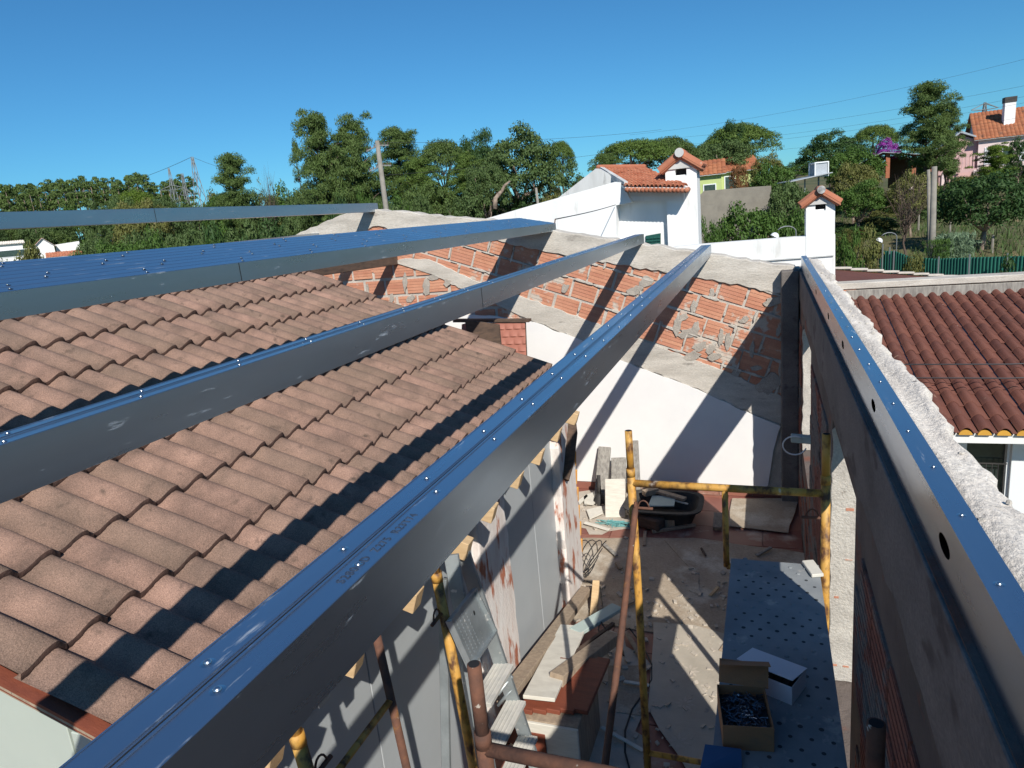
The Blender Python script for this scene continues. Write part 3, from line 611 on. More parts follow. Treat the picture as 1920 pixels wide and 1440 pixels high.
# cartons on the deck
def carton(name, label, c, ang, lx, ly, h, m, parent_lid=True):
    t = thing(name, label, 'carton', (c[0], c[1], DZ)); ex, ey = V(math.cos(ang), math.sin(ang), 0), V(-math.sin(ang), math.cos(ang), 0); o = V(c[0], c[1], DZ+.001); th = .003
    mb = MB(); mb.frame_box(o+V(0, 0, th/2), ex*lx/2, ey*ly/2, V(0, 0, th/2))
    for s in (-1, 1):
        mb.frame_box(o+ey*s*(ly/2-th/2)+V(0, 0, h/2+th/2), ex*lx/2, ey*th/2, V(0, 0, h/2-th/2)); mb.frame_box(o+ex*s*(lx/2-th/2)+V(0, 0, h/2+th/2), ex*th/2, ey*(ly/2-th), V(0, 0, h/2-th/2))
    mb.build('body', m, t, bevel=.001); return t, o, ex, ey
t, o, ex, ey = carton('cardboard_box', 'open brown cardboard box full of shiny screws', (-.088, 2.235), .15, .170, .215, .098, M['card'])
mb = MB(); q = random.Random(2)
for k in range(230):
    a, b = q.uniform(0, 6.28), q.uniform(-.5, .5); d = V(math.cos(a)*math.cos(b), math.sin(a)*math.cos(b), math.sin(b)); c = o+ex*q.uniform(-.068, .068)+ey*q.uniform(-.09, .09)+V(0, 0, q.uniform(.060, .078))
    mb.tube([c-d*.013, c+d*.011, c+d*.0111, c+d*.0135], [.0017, .0017, .0042, .0042], n=5)
mb.build('screws', M['darkscrew'], t)
mb = MB(); mb.frame_box(o+V(0, 0, .054), ex*.08, ey*.103, V(0, 0, .002)); mb.build('screw_fill', M['black'], t)
hb = o+ey*.1075+V(0, 0, .098); mb = MB(); ld = unit(ey*.55+V(0, 0, .83)+ex*.10); mb.frame_box(hb+ld*.042+ex*.01, unit(ex-ld*np.dot(ex, ld))*.088, ld*.042, unit(np.cross(ex, ld))*.0015); 
f2 = hb+ld*.084; l2 = unit(-ey*.9+V(0, 0, .25)); mb.frame_box(f2+l2*.022+ex*.012, ex*.088, l2*.022, unit(np.cross(ex, l2))*.0015); mb.build('lid_flap', M['card'], t)
t, o, ex, ey = carton('white_box', 'white carton lying half open on the perforated deck behind the brown box', (.005, 2.50), -.42, .215, .135, .078, M['whitebox'])
mb = MB(); tl = unit(-ey*.96+V(0, 0, .20)); b0 = o+ey*.067+V(0, 0, .080); mb.frame_box(b0+tl*.066, ex*.110, tl*.070, unit(np.cross(ex, tl))*.0014); lid = mb.build('lid', M['whitebox'], t)
mb = MB(); mb.frame_box(b0+tl*.139+V(0, 0, -.010)-ey*.002, ex*.018, V(0, 0, .012)-ey*.006, ey*.001); mb.build('tuck_flap', M['whitebox'], t)
mb = MB(); 
for k in range(6): mb.frame_box(o+ex*(-.08+.03*k)+V(0, 0, .045), ex*.012, ey*.05, V(0, 0, .02))
mb.build('contents', M['black'], t)
fb = thing('folded_card', 'folded blue card sheet on the near left edge of the perforated deck', 'card', (-.16, 2.02, DZ))
mb = MB(); mb.prism([(-.225, 2.0, DZ+.004), (-.09, 2.03, DZ+.004), (-.095, 2.095, DZ+.03), (-.215, 2.10, DZ+.02)], (0, 0, .003)); mb.prism([(-.185, 1.93, DZ+.016), (-.075, 1.95, DZ+.016), (-.08, 2.015, DZ+.018), (-.19, 2.0, DZ+.018)], (0, 0, .003)); mb.build('sheet', M['bluecard'], fb)

# ================================================================== STEPLADDER
ld_ = thing('stepladder', 'cement-spattered aluminium stepladder leaning on the tiled house between the frame and the pillar', 'ladder', (-1.15, 2.7, 0))
ft, nb = onX(866, 1030, -1.415), onX(846, 1040, -1.415); fb_ = V(-1.165, 3.02, .02); nb_ = V(-1.185, 2.42, .02)
mb = MB(); mb.bar(ft, fb_, .028, .070, (1, .2, 0)); mb.build('rail', M['alu'], ld_, bevel=.003)
mb = MB(); mb.bar(nb, nb_, .028, .070, (1, .2, 0)); mb.build('rail', M['alu'], ld_, bevel=.003)
for k, z in enumerate((1.10, .86, .62, .38, .14)):
    a = nb+(nb_-nb)*((nb[2]-z)/(nb[2]-nb_[2])); b = ft+(fb_-ft)*((ft[2]-z)/(ft[2]-fb_[2])); mb = MB()
    mb.frame_box((a+b)/2+V(.02, 0, 0), (b-a)/2, V(.052, 0, 0), V(0, 0, .012))
    for s in (-.03, -.01, .01, .03): mb.frame_box((a+b)/2+V(.02+s, 0, .0135), (b-a)/2*.98, V(.004, 0, 0), V(0, 0, .002))
    mb.build('step', M['dustalu'], ld_, bevel=.002)
c4 = [onX(840, 1165, -1.27), onX(887, 1105, -1.33), onX(926, 1185, -1.27), onX(880, 1252, -1.21)]
mb = MB(); nn = unit(np.cross(c4[1]-c4[0], c4[3]-c4[0])); nn = nn if nn[0] > 0 else -nn; mb.prism(c4, -nn*.012)
for i in range(4):
    a, b = c4[i], c4[(i+1) % 4]; mb.bar(a+nn*.008, b+nn*.008, .010, .022, nn)
cc = sum(c4)/4
for i in range(-5, 6):
    for j in range(-3, 1):
        mb.dome(cc+(c4[1]-c4[0])*j*.11+(c4[3]-c4[0])*i*.075, .008, .003, nn, n=6, rings=1)
tr = mb.build('platform', M['alu'], ld_)
mb = MB(); mb.dome(cc+(c4[1]-c4[0])*.22-(c4[3]-c4[0])*.15+nn*.001, .012, .0005, nn, n=10, rings=1); mb.build('grip_hole', M['hole'], ld_)
for s in (0, 1):
    a = (nb if s == 0 else ft)+V(-.05, -.02+.03*s, -.12); b = V(-1.58, 2.50+.42*s, .02); mb = MB(); mb.bar(a, b, .022, .045, (1, 0, 0)); mb.build('rear_leg', M['alu'], ld_, bevel=.002)
mb = MB(); mb.tube([V(-1.27, 2.9, 1.02), V(-1.34, 2.86, .93), V(-1.40, 2.84, .98)], .010, n=8); mb.tube([V(-1.27, 2.9, .95), V(-1.36, 2.88, .84)], .010, n=8); mb.build('hinge', M['alu'], ld_, smooth=True)

# ================================================================== THINGS ON THE COURTYARD FLOOR
def single(name, label, cat, mb, m, group=None, smooth=False, bevel=.002): return tag(mb.build(name, m, None, smooth, bevel), label, cat, group)
def plank(label, a, b, wid, th, m, up=(0, 0, 1), name='plank', cat='plank', group='loose boards and planks', bevel=.003):
    mb = MB(); mb.bar(a, b, wid, th, up); return single(name, label, cat, mb, m, group, bevel=bevel)
def flat(name, label, cat, pts, z, th, m, stepj=.12, amp=.01, kind=None):
    e = jag([(p[0], p[1]) for p in pts], stepj, amp); mb = MB(); mb.prism([(p[0], p[1], z) for p in e], (0, 0, th)); o = mb.build(name, m); return tag(o, label, cat, None, kind)
fz = lambda x, y, z=0.0: onZ(x, y, z)
flat('cardboard_sheet', 'large brown cardboard sheet covering the floor across the middle of the courtyard', 'cardboard', [fz(1093, 1010), fz(1300, 1010), fz(1560, 1045), fz(1560, 1225), fz(1360, 1205), fz(1075, 1165)], .004, .006, M['dustycard'])
flat('cardboard_strip', 'torn strip of cardboard on the large floor sheet, pointing at the camera', 'cardboard', [fz(1245, 1015), fz(1258, 1013), fz(1308, 1075), fz(1312, 1118), fz(1292, 1110), fz(1300, 1075)], .013, .004, M['dustycard'], .1, .004)
flat('flooring_sheet', 'cream patterned sheet flooring littered with chips beside the scaffold', 'flooring', [fz(1225, 1170), fz(1300, 1175), fz(1500, 1230), fz(1640, 1500), fz(1330, 1520), fz(1215, 1330)], .014, .004, M['vinyl'], .2, .012)
fs_ = bpy.data.objects['flooring_sheet']; mb = MB()      # printed rosette pattern of the sheet
for i in range(4):
    for j in range(5):
        c = fz(1302, 1203, .0190)+V(.36*(i-1), .36*(j-3), 0)
        if not (-.8 < c[0] < -.1 and 2.9 < c[1] < 5.0): continue
        for k in range(8):
            a = k*math.pi/4; e = V(math.cos(a), math.sin(a), 0); n = V(-e[1], e[0], 0); mb.quad(c+e*.015-n*.004, c+e*.04-n*.012, c+e*.08, c+e*.04+n*.012)
fs_.data.materials.append(M['dust']); b_ = bmesh.new(); b_.from_mesh(fs_.data)
for f in mb.f:
    fc_ = b_.faces.new([b_.verts.new(mb.v[i]) for i in f]); fc_.material_index = 1
b_.to_mesh(fs_.data); b_.free()
flat('cardboard_piece', 'stained flat cardboard piece lying against the far right corner of the courtyard', 'cardboard', [fz(1373, 938), fz(1500, 938), fz(1478, 1003), fz(1365, 990)], .02, .006, M['dustycard'], .15, .012)
flat('cardboard_scrap', 'small scrap of cardboard on the floor under the rusty brace', 'cardboard', [fz(1140, 1250), fz(1205, 1250), fz(1205, 1345), fz(1143, 1335)], .006, .005, M['dustycard'], .15, .008)
flat('dust_patch', 'pale cement dust and crumbs spread on the tiles at the foot of the far wall', 'dust', [(-2.4, 7.7), (-1.3, 7.7), (-1.2, 7.2), (-1.35, 6.75), (-1.8, 6.55), (-2.2, 6.9)], .003, .003, M['dust'], .12, .05, 'stuff')
flat('dust_patch', 'grey cement dust trodden over the floor beside the scaffold', 'dust', [(-1.25, 4.9), (-.9, 4.6), (-.75, 3.6), (-.7, 2.6), (-1.1, 2.6), (-1.25, 3.6)], .003, .003, M['dust'], .12, .05, 'stuff')
mb = MB(); q = random.Random(8)
for k in range(420):
    cx, cy = q.choice([(-.45, 4.5), (-.4, 3.9), (-1.8, 7.1), (-1.5, 5.3), (-.2, 5.6), (-.7, 5.2), (-1.5, 4.2)]); x, y = q.gauss(cx, .28), q.gauss(cy, .28)
    if x > .28 or y > 7.6 or x < -2.6: continue
    s = q.uniform(.006, .024); a = q.uniform(0, 3); mb.frame_box((x, y, .012+s*.3), (s*math.cos(a), s*math.sin(a), 0), (-s*.6*math.sin(a), s*.6*math.cos(a), q.uniform(-.3, .3)*s), (0, 0, s*.3))
tag(mb.build('rubble', M['dust']), 'plaster chips and crumbs scattered over the courtyard floor', 'rubble', None, 'stuff')
# against the far wall
def lean(label, pxa, pxb, ybase, ytop, th, m, name='board', z0=.004):
    a = onY(pxa[0], pxa[3], ybase); w_ = .5*(pxa[1]-pxa[0])/FPX*np.dot(a-EYE, AX_F)
    xb = onY((pxa[0]+pxa[1])/2, pxa[3], ybase)[0]; tp = onY((pxb[0]+pxb[1])/2, pxb[2], ytop); bt = V(xb, ybase, z0)
    mb = MB(); mb.bar(bt, tp, 2*w_, th, (0, -1, .1)); return single(name, label, 'board', mb, m, 'boards leaning on the far wall', bevel=.004)
lean('tall narrow plank leaning on the white far wall, leftmost of the boards there', (1115, 1138, 0, 945), (1126, 1142, 838, 0), 7.45, 7.74, .05, M['greywood'])
lean('rough grey board leaning on the white far wall behind the white one', (1146, 1174, 0, 945), (1146, 1174, 858, 0), 7.40, 7.70, .025, M['greywood'])
lean('pale upright plank leaning on the white far wall behind the yellow post', (1187, 1202, 0, 940), (1180, 1198, 826, 0), 7.45, 7.74, .04, M['greywood'])
lean('square whitish board propped in front of the other boards at the far wall', (1134, 1172, 0, 957), (1134, 1172, 898, 0), 7.0, 7.2, .02, M['palewood'])
mb = MB(); a = onY(1122, 891, 7.45); b = onY(1124, 925, 7.35); mb.tube([a, (a+b)/2, b], .022, n=8); mb.dome(b+V(0, 0, -.16), .085, .17, n=10); single('paint_pot', 'dark round pot with an upright handle on the floor by the far wall', 'pot', mb, M['black'], None, True, 0)
# tub of scraps
tb = thing('mortar_tub', 'black rubber mortar tub with grimy rim holding timber offcuts', 'tub', (*fz(1250, 985)[:2], 0))
c = fz(1245, 975); c = V(c[0], c[1]+.05, 0); rx, ry, hh = .40, .30, .20
def rr(rx, ry, z, n=36, p=4): return [V(c[0]+rx*np.sign(math.cos(a))*abs(math.cos(a))**(2/p), c[1]+ry*np.sign(math.sin(a))*abs(math.sin(a))**(2/p), z) for a in [2*math.pi*k/n for k in range(n)]]
loops = [rr(.30, .21, .003), rr(rx-.02, ry-.02, hh-.02), rr(rx+.02, ry+.02, hh-.015), rr(rx+.02, ry+.02, hh), rr(rx-.03, ry-.03, hh), rr(.29, .20, .02)]
mb = MB(); n = 36; mb.add([p for l in loops for p in l], [(i*n+j, i*n+(j+1) % n, (i+1)*n+(j+1) % n, (i+1)*n+j) for i in range(5) for j in range(n)]+[tuple(range(n-1, -1, -1)), tuple(range(5*n, 6*n))]); mb.build('bowl', M['black'], tb, smooth=False)
flat('board_piece', 'pale blue-green square board lying on top of the black tub', 'board', [fz(1215, 950, .2), fz(1223, 931, .2), fz(1267, 931, .2), fz(1264, 950, .2)], .20, .012, M['teal'], .3, .0)
plank('brown offcut slanting across the back of the black tub', fz(1228, 920, .24), fz(1285, 936, .22), .07, .03, M['wood'])
plank('short brown block of timber on the left of the black tub', fz(1207, 925, .24), fz(1232, 919, .24), .08, .06, M['wood'])
plank('thin pale batten in the right of the black tub', fz(1262, 938, .19), fz(1290, 945, .19), .02, .015, M['palewood'])
plank('thick charred log on the floor in front of the black tub', fz(1197, 970, .08), fz(1241, 984, .08), .15, .14, M['darkwood'], bevel=.02)
plank('short cut block at the end of the charred log', fz(1243, 978, .05), fz(1266, 980, .05), .10, .09, M['wood'])
plank('thin brown stick on the tiles in front of the black tub', fz(1223, 997, .02), fz(1304, 984, .02), .035, .03, M['wood'])
plank('squat offcut of yellow-brown timber standing on the tiles behind the thin strut', fz(1345, 992, .02), fz(1347, 964, .10), .09, .06, M['wood'])
for k, (pts, lb) in enumerate([([(1095, 935), (1122, 925), (1126, 940), (1112, 952), (1096, 950)], 'white broken board by the far left pillar, farthest of the scraps'), ([(1100, 962), (1128, 955), (1131, 968), (1106, 979)], 'white curled scrap on the dusty floor, nearest of the scraps'), ([(1084, 945), (1100, 933), (1103, 936), (1087, 952)], 'grey sliver of board against the far left pillar')]):
    flat('scrap_board', lb, 'scrap', [fz(*p) for p in pts], .03, .012, M['palewood'], .2, .0)
mb = MB(); q = random.Random(4); c = fz(1155, 982, .02)
for k in range(12):
    mb.tube([c+V(q.gauss(0, .09), q.gauss(0, .03), q.uniform(-.01, .03)) for _ in range(7)], .004, n=5)
single('netting', 'tangle of turquoise cord on the tiles near the far left pillar', 'cord', mb, M['cyan'], None, False, 0)
# heap at the foot of the pillar
plank('long brown timber leaning along the house wall, longest of the heap', fz(945, 1312, .55), fz(1100, 1105, .06), .10, .05, M['wood'])
plank('wide whitish board in the heap below the grey wall panel', fz(1010, 1310, .50), fz(1075, 1175, .30), .20, .025, M['palewood'])
plank('pale green-grey board on top of the heap, pointing at the yellow post', fz(1078, 1185, .32), fz(1158, 1138, .28), .11, .03, M['teal'])
plank('squared timber with a fresh sawn end in the heap, pointing at the camera', fz(1043, 1275, .46), fz(1150, 1195, .28), .10, .08, M['wood'])
plank('thin dark batten behind the squared timber', fz(1060, 1240, .40), fz(1150, 1170, .26), .03, .03, M['darkwood'])
plank('short upright plank standing by the far pillar', fz(1112, 1165, .0), fz(1118, 1090, .18), .06, .04, M['pine'])
for k in range(5):
    a = fz(985+26*k, 1335, .42); plank('red-brown grooved board of the stack below the whitish board', a, a+V(.02, .55, -.02), .085, .03, M['redwood'], group='red-brown board stack')
bx = thing('drawer_box', 'white-topped dark box with a red-brown front under the board stack', 'box', (-1.25, 3.35, 0))
a = fz(975, 1345, .40); b = fz(1088, 1350, .40)
mb = MB(); mb.box(a[0], b[0], a[1], a[1]+.5, .0, .395); mb.build('carcass', M['wood'], bx, bevel=.004)
mb = MB(); mb.box(a[0]-.004, b[0]+.004, a[1]-.022, a[1]-.002, .02, .392); mb.build('front', M['palewood'], bx, bevel=.003)
mb = MB(); mb.box(a[0]+.01, (a[0]+b[0])/2-.02, a[1]-.030, a[1]-.0235, .05, .33); mb.build('inset', M['redwood'], bx, bevel=.002)
q = random.Random(19)
for k, (cx, cy, m_) in enumerate([(-1.0, 4.7, 'wood'), (-.9, 4.25, 'palewood'), (-1.15, 5.25, 'wood'), (-.55, 3.45, 'pine'), (-.3, 4.9, 'wood'), (-1.5, 6.2, 'greywood'), (-1.75, 6.7, 'palewood'), (-1.2, 6.5, 'wood'), (-.6, 6.3, 'darkwood'), (-2.0, 7.3, 'greywood'), (-.9, 3.7, 'palewood'), (-.45, 5.6, 'pine'), (-.05, 6.4, 'greywood'), (-1.35, 5.9, 'wood')]):
    a = q.uniform(0, 3.1); l = q.uniform(.06, .17); d = V(math.cos(a), math.sin(a), q.uniform(-.04, .10)); c = V(cx, cy, .032)
    plank('small broken offcut of wood lying loose on the courtyard floor', c-d*l, c+d*l, q.uniform(.02, .05), q.uniform(.010, .022), M[m_], group='loose wood offcuts on the floor', name='wood_offcut', cat='offcut')
# loose cables
def cable(label, px, r=.006, m='black', z=.015): mb = MB(); return single('cable', label, 'cable', (mb.tube([fz(*p[:2], p[2] if len(p) > 2 else z) for p in px], r, n=6), mb)[1], M[m], 'loose cables on the floor', True, 0)
cable('black cable looping over the floor to the right of the yellow post', [(1118, 1150, .3), (1135, 1180, .3), (1170, 1230, .1), (1160, 1190), (1180, 1178), (1205, 1210), (1222, 1245), (1222, 1275), (1206, 1300), (1185, 1330), (1172, 1370), (1172, 1410), (1180, 1440)])
cable('grey cable hanging over the heap of boards by the pillar', [(1100, 1090), (1125, 1100), (1130, 1140, .2), (1122, 1180, .3), (1130, 1200, .3), (1115, 1215, .35), (1105, 1200, .3), (1090, 1290, .3), (1082, 1340, .2), (1080, 1440, .1)])
mb = MB(); c = fz(1098, 1065, .12)
for k in range(4): mb.tube([c+V(.03*k+.10*math.cos(a)*(.8+.1*k), .02*k+.05*math.sin(a), .10+.16*math.sin(a+.5*k)) for a in np.linspace(0, 5.5, 16)], .005, n=6)
single('cable_coil', 'coil of dark cable leaning at the foot of the far pillar', 'cable', mb, M['black'], None, True, 0)
# box with a cord on the shaded wall
jb = thing('junction_box', 'pale green electrical box with a looped white cord on the shaded wall', 'box', (*onX(1500, 825, .30)[:2], 1.0))
p = onX(1505, 823, .25); mb = MB(); mb.frame_box(p, (.085, -.02, .0), (.0, .03, 0), (0, 0, .03)); mb.build('case', M['teal'], jb, bevel=.006)
mb = MB(); mb.tube([*[p+V(-.06+.085*math.cos(a), -.045, -.04+.075*math.sin(a)) for a in np.linspace(.9, 6.0, 18)]], .006, n=6); mb.build('cord', M['pvc'], jb, smooth=True)
# tile-effect sheet and board propped behind the house
ts = thing('tile_sheet', 'brick-red tile-effect sheet standing against the far wall behind the tiled roof', 'sheet', (-3, 7.4, 0))
A = onY(985, 603, 7.3); B = onY(866, 604, 7.3); Cc = V(A[0]-.02, 6.9, 0); mb = MB(); N_, K_ = 156, 8
ez_ = (A-V(A[0], 6.95, 0)); wv = B[0]-A[0]; vs = []
for j in range(N_+1):
    for i in range(K_*8+1):
        t = j/N_; s = i/(K_*8); col = int(s*K_); row = t*26; ph = (s*K_+ (0 if int(row) % 2 else .5)) % 1
        bmp = .016*max(0, math.sin(math.pi*ph))*((row % 1)**1.5) 
        vs.append(V(A[0]+wv*s, 6.95, 0)+ez_*(1-t)+V(0, -.012-bmp, 0))
mb.add(vs, [(j*(K_*8+1)+i, j*(K_*8+1)+i+1, (j+1)*(K_*8+1)+i+1, (j+1)*(K_*8+1)+i) for j in range(N_) for i in range(K_*8)]); mb.build('sheet', M['sheet'], ts)
mb = MB(); mb.prism([V(A[0], 6.965, 0), V(A[0], A[1]+.012, A[2]), V(B[0], A[1]+.012, A[2]), V(B[0], 6.965, 0)], (0, .012, 0)); mb.build('backing', M['darkwood'], ts)
mb = MB(); mb.bar(A+V(.05, .02, .01), B+V(-.1, .02, .02), .10, .03); mb.build('top_edge', M['darkwood'], ts)
A2 = onY(935, 609, 6.9); B2_ = onY(872, 600, 6.6); mb = MB(); mb.prism([A2, B2_, V(B2_[0], B2_[1], 0), V(A2[0], A2[1], 0)], (.0, .035, 0)); single('wooden_door', 'dark brown door leaf standing in front of the tile-effect sheet', 'door', mb, M['darkwood'])
# rod and cable at the end of the bundle
mb = MB(); a = onY(1035, 433, 7.9); b = onY(1041, 411, 7.9); mb.tube([a-V(0, 0, .1), b], .007, n=6); single('steel_rod', 'short upright steel rod beside the end of the beam bundle', 'rod', mb, M['rust'], None, True, 0)

# ================================================================== WHITE NEIGHBOUR HOUSE
nh = thing('white_house', 'white rendered house with an orange tiled roof just beyond the far gable wall', 'house', (-2.6, 14.5, -2.8))
def facade(pts, Y, depth, m, name, parent, zb=None):
    P_ = [onY(x, y, Y) for x, y in pts]
    if zb is not None: P_ += [V(P_[-1][0], Y, zb), V(P_[0][0], Y, zb)]
    mb = MB(); mb.prism(P_, (0, depth, 0)); return mb.build(name, m, parent)
facade([(860, 425), (1000, 384), (1153, 341), (1167, 342), (1184, 379), (1155, 385), (1156, 440)], 13.2, .30, M['whitewash'], 'front_wall', nh, -2.8)
facade([(1005, 388), (1044, 373), (1117, 316), (1122, 316), (1170, 345), (1175, 370)], 13.9, .25, M['stained'], 'gable', nh, .0)
facade([(1176, 352), (1283, 352), (1283, 376), (1183, 377)], 13.30, .5, M['whitewash'], 'upper_wall', nh)
facade([(1150, 360), (1270, 360), (1270, 470)], 13.50, .3, M['whitewash'], 'recessed_wall', nh, -2.8)
eL, eR, rL, rR = onY(1172, 351, 12.95), onY(1290, 352, 12.95), onY(1124, 318, 14.9), onY(1208, 318, 14.9)
def clay_roof(name, eL, eR, rL, rR, m, parent, ncol, nrow, amp, edge=None, thick=.03):
    up = unit(np.cross(eR-eL, rL-eL)); up = up if up[2] > 0 else -up; mb = MB(); SEG = 8
    for r in range(nrow):
        t0, t1 = r/nrow, (r+1)/nrow+.02
        for k in range(ncol):
            dj = rnd.uniform(-.15, .15)*amp; vs = []
            for (t, lift) in ((t0, amp*.5), (t1, 0)):
                for i in range(SEG+1):
                    s = (k+i/SEG)/ncol; base = eL+(eR-eL)*s; top = rL+(rR-rL)*s; h = amp*(abs(math.sin(math.pi*(i/SEG)))**.8)
                    vs.append(base+(top-base)*t+up*(h+lift+dj))
            o = SEG+1; low = [p-up*amp*.4 for p in vs[:o]]; vs += low
            mb.add(vs, [(i, i+1, o+i+1, o+i) for i in range(SEG)]+[(2*o+i, 2*o+i+1, i+1, i) for i in range(SEG)])
    rf = mb.build(name, m, parent, smooth=True); bpy.data.meshes[rf.data.name].update()
    mb = MB(); mb.prism([eL-up*.005, eR-up*.005, rR-up*.005, rL-up*.005], -up*thick); mb.build(name+'_deck', M['whitewash'], parent)
    return rf
clay_roof('roof', eL, eR, rL, rR, M['tile_orange'], nh, 15, 9, .05)
mb = MB(); 
for k in range(16):                                     # scalloped row of tile ends under the eave
    c = eL+(eR-eL)*((k+.5)/16)+V(0, -.02, -.045); mb.tube([c, c+V(0, .4, .02)], .045, n=8)
mb.build('eave_tile', M['tile_orange'], nh, smooth=True)
mb = MB(); mb.bar(rL+V(-.05, -.05, .05), rR+V(.05, -.05, .05), .16, .10); mb.build('ridge_tile', M['tile_orange'], nh, bevel=.04, seg=2)
mb = MB(); mb.bar(rL+V(.02, 0, .02), eL+V(0, .1, .05), .07, .10); mb.build('verge', M['stained'], nh)
# rear slope so the roof is a roof from the side too
mb = MB(); mb.prism([rL, rR, rR+V(.2, 2.6, -1.0), rL+V(-.4, 2.6, -1.0)], (0, 0, -.06)); mb.build('rear_roof', M['tile_orange'], nh)
mb = MB(); mb.box(rL[0]-.3, rR[0]+.2, 14.4, 17.3, -2.8, eL[2]-.55); mb.build('rear_wall', M['whitewash'], nh)
wsh = [onY(x, y, 13.495) for x, y in [(1211, 442), (1239, 437), (1239, 478), (1211, 478)]]
mb = MB(); mb.prism(wsh, (0, -.03, 0)); sh = mb.build('shutter', M['green'], nh)
mb = MB()
for c_ in range(4):
    for r_ in range(10):
        p = wsh[0]+(wsh[1]-wsh[0])*((c_+.5)/4); z = wsh[1][2]-.06-.055*r_; mb.frame_box((p[0], 13.46, z-.02), (.028, 0, 0), (0, .012, .010), (0, -.004, .008))
mb.build('slat', M['green'], sh)
def tile_chimney(name, label, px, Y, depth, ztop_px, cap_px, zb=-2.8, mh_='stained'):
    x0, x1 = onY(px[0], ztop_px, Y)[0], onY(px[1], ztop_px, Y)[0]; zt = onY((px[0]+px[1])/2, ztop_px, Y)[2]; w_ = x1-x0
    t = thing(name, label, 'chimney', ((x0+x1)/2, Y+depth/2, zb)); xm, ym = (x0+x1)/2, Y+depth/2; hz = w_*.52
    mb = MB(); mb.box(x0, x1, Y, Y+depth, zb, zt-hz*.45); mb.build('shaft', M['whitewash'], t)
    # smoke openings between corner blocks, then a little gabled hood
    mb = MB(); z0, z1 = zt-hz*.45, zt
    for sx in (0, 1):
        for sy in (0, 1):
            a = x0+sx*w_*.68; b = Y+sy*depth*.68; mb.box(a, a+w_*.32, b, b+depth*.32, z0+.001, z1)
    mb.box(x0+w_*.1, x1-w_*.1, Y+depth*.1, Y+depth*.9, z0-.02, z0+.02); mb.build('corner_block', M['whitewash'], t)
    mb = MB(); mb.box(x0+w_*.2, x1-w_*.2, Y+depth*.2, Y+depth*.8, z0+.02, z1); mb.build('flue', M['hole'], t)
    mb = MB(); zh = z1+w_*.36; mb.prism([(x0-.06, Y-.03, z1+.001), (x1+.06, Y-.03, z1+.001), (xm, Y-.03, zh)], (0, depth+.06, 0)); mb.build('hood', M[mh_], t)
    mb = MB(); ov = w_*.17
    for s in (-1, 1):
        a = V(xm, Y-.10, zh+.05); e = V(xm+s*(w_/2+ov), Y-.10, z1-ov*.42+.03); n = 5
        for k in range(n):
            yy = V(0, (depth+.2)*(k+.5)/n, 0); mb.tube([a+yy, e+yy], (depth+.2)/n*.50, n=8)
        mb.prism([a+V(0, 0, -.01), e+V(0, 0, -.01), e+V(0, depth+.2, -.01), a+V(0, depth+.2, -.01)], (0, 0, -.03))
    mb.build('hood_tile', M['tile_orange'], t, smooth=False)
    mb = MB(); mb.tube([(xm, Y-.14, zh+.07), (xm, Y+depth+.14, zh+.07)], w_*.15, n=14); mb.build('ridge_tile', M['tile_orange'], t, smooth=True)
    mb = MB(); mb.tube([(xm, Y-.152, zh+.07), (xm, Y-.142, zh+.07)], w_*.145, n=14); mb.build('ridge_end', M[mh_], t)
    return t
tile_chimney('tall_chimney', 'tall white chimney with a tiled gabled hood on the right of the white house', (1247, 1306), 13.35, .62, 316, 0)
bw = thing('boundary_wall', 'low white rendered wall with a thin ledge running from the white house to the small chimney', 'wall', (0, 12.1, -2.8))
facade([(1262, 463), (1320, 458), (1512, 443), (1566, 439), (1566, 520)], 12.0, .25, M['whitewash'], 'wall', bw, -2.8)
mb = MB(); mb.bar(onY(1420, 489.5, 11.985), onY(1563, 479, 11.985), .03, .018); mb.build('ledge', M['stained'], bw)
tile_chimney('small_chimney', 'small white chimney with smoke-blackened tiled hood at the right end of the white wall', (1511.5, 1566), 11.994, .42, 383, 0, mh_='sooty')
mb = MB(); a = onY(1041, 411, 7.9); b = onY(1154, 384, 13.15); pts = [a+(b-a)*t+V(0, 0, -.015*math.sin(math.pi*t)) for t in np.linspace(0, 1, 12)]; mb.tube(pts, .007, n=5)
tag(mb.build('cable', M['wire'], smooth=True), 'thin dark cable strung from the steel rod to the white house', 'cable')

# ================================================================== HOUSE ON THE RIGHT WITH THE DARK RED ROOF
rh = thing('red_roof_house', 'house on the right with a dark red-brown wavy tile roof and ochre tile ends', 'house', (4, 9.5, -2.8))
ye, ze, yr, zr = 8.0, float(onY(1850, 817, 8.0)[2])+.03, 12.6, float(onY(1700, 553, 12.6)[2])
X0r, X1r = .86, 8.6; NCr = int((X1r-X0r)/.170); NRr = 15
mb = MB(); SEG = 8; dirv = V(0, yr-ye, zr-ze); L_ = np.linalg.norm(dirv); dirv = dirv/L_; upv = unit(np.cross((1, 0, 0), dirv))
for r in range(NRr):
    for k in range(NCr):
        dj = rnd.uniform(-.003, .003); vs = []; gap = .012 if k % 5 == 4 else 0
        for (t, lift) in ((r/NRr, .020), ((r+1)/NRr+.02, .002)):
            for i in range(SEG+1):
                s = i/SEG; h = .050*(max(0, math.sin(math.pi*(s*1.5-.02)))**.7 if s < .66 else 0.0)-.012*(s >= .66)
                vs.append(V(X0r+(k+s)*.170-gap*(s == 1), ye, ze)+dirv*(L_*t)+upv*(h+lift+dj))
        o = SEG+1; vs += [p-upv*.014 for p in vs[:o]]; mb.add(vs, [(i, i+1, o+i+1, o+i) for i in range(SEG)]+[(2*o+i, 2*o+i+1, i+1, i) for i in range(SEG)])
mb.build('roof', M['tile_red'], rh, smooth=True)
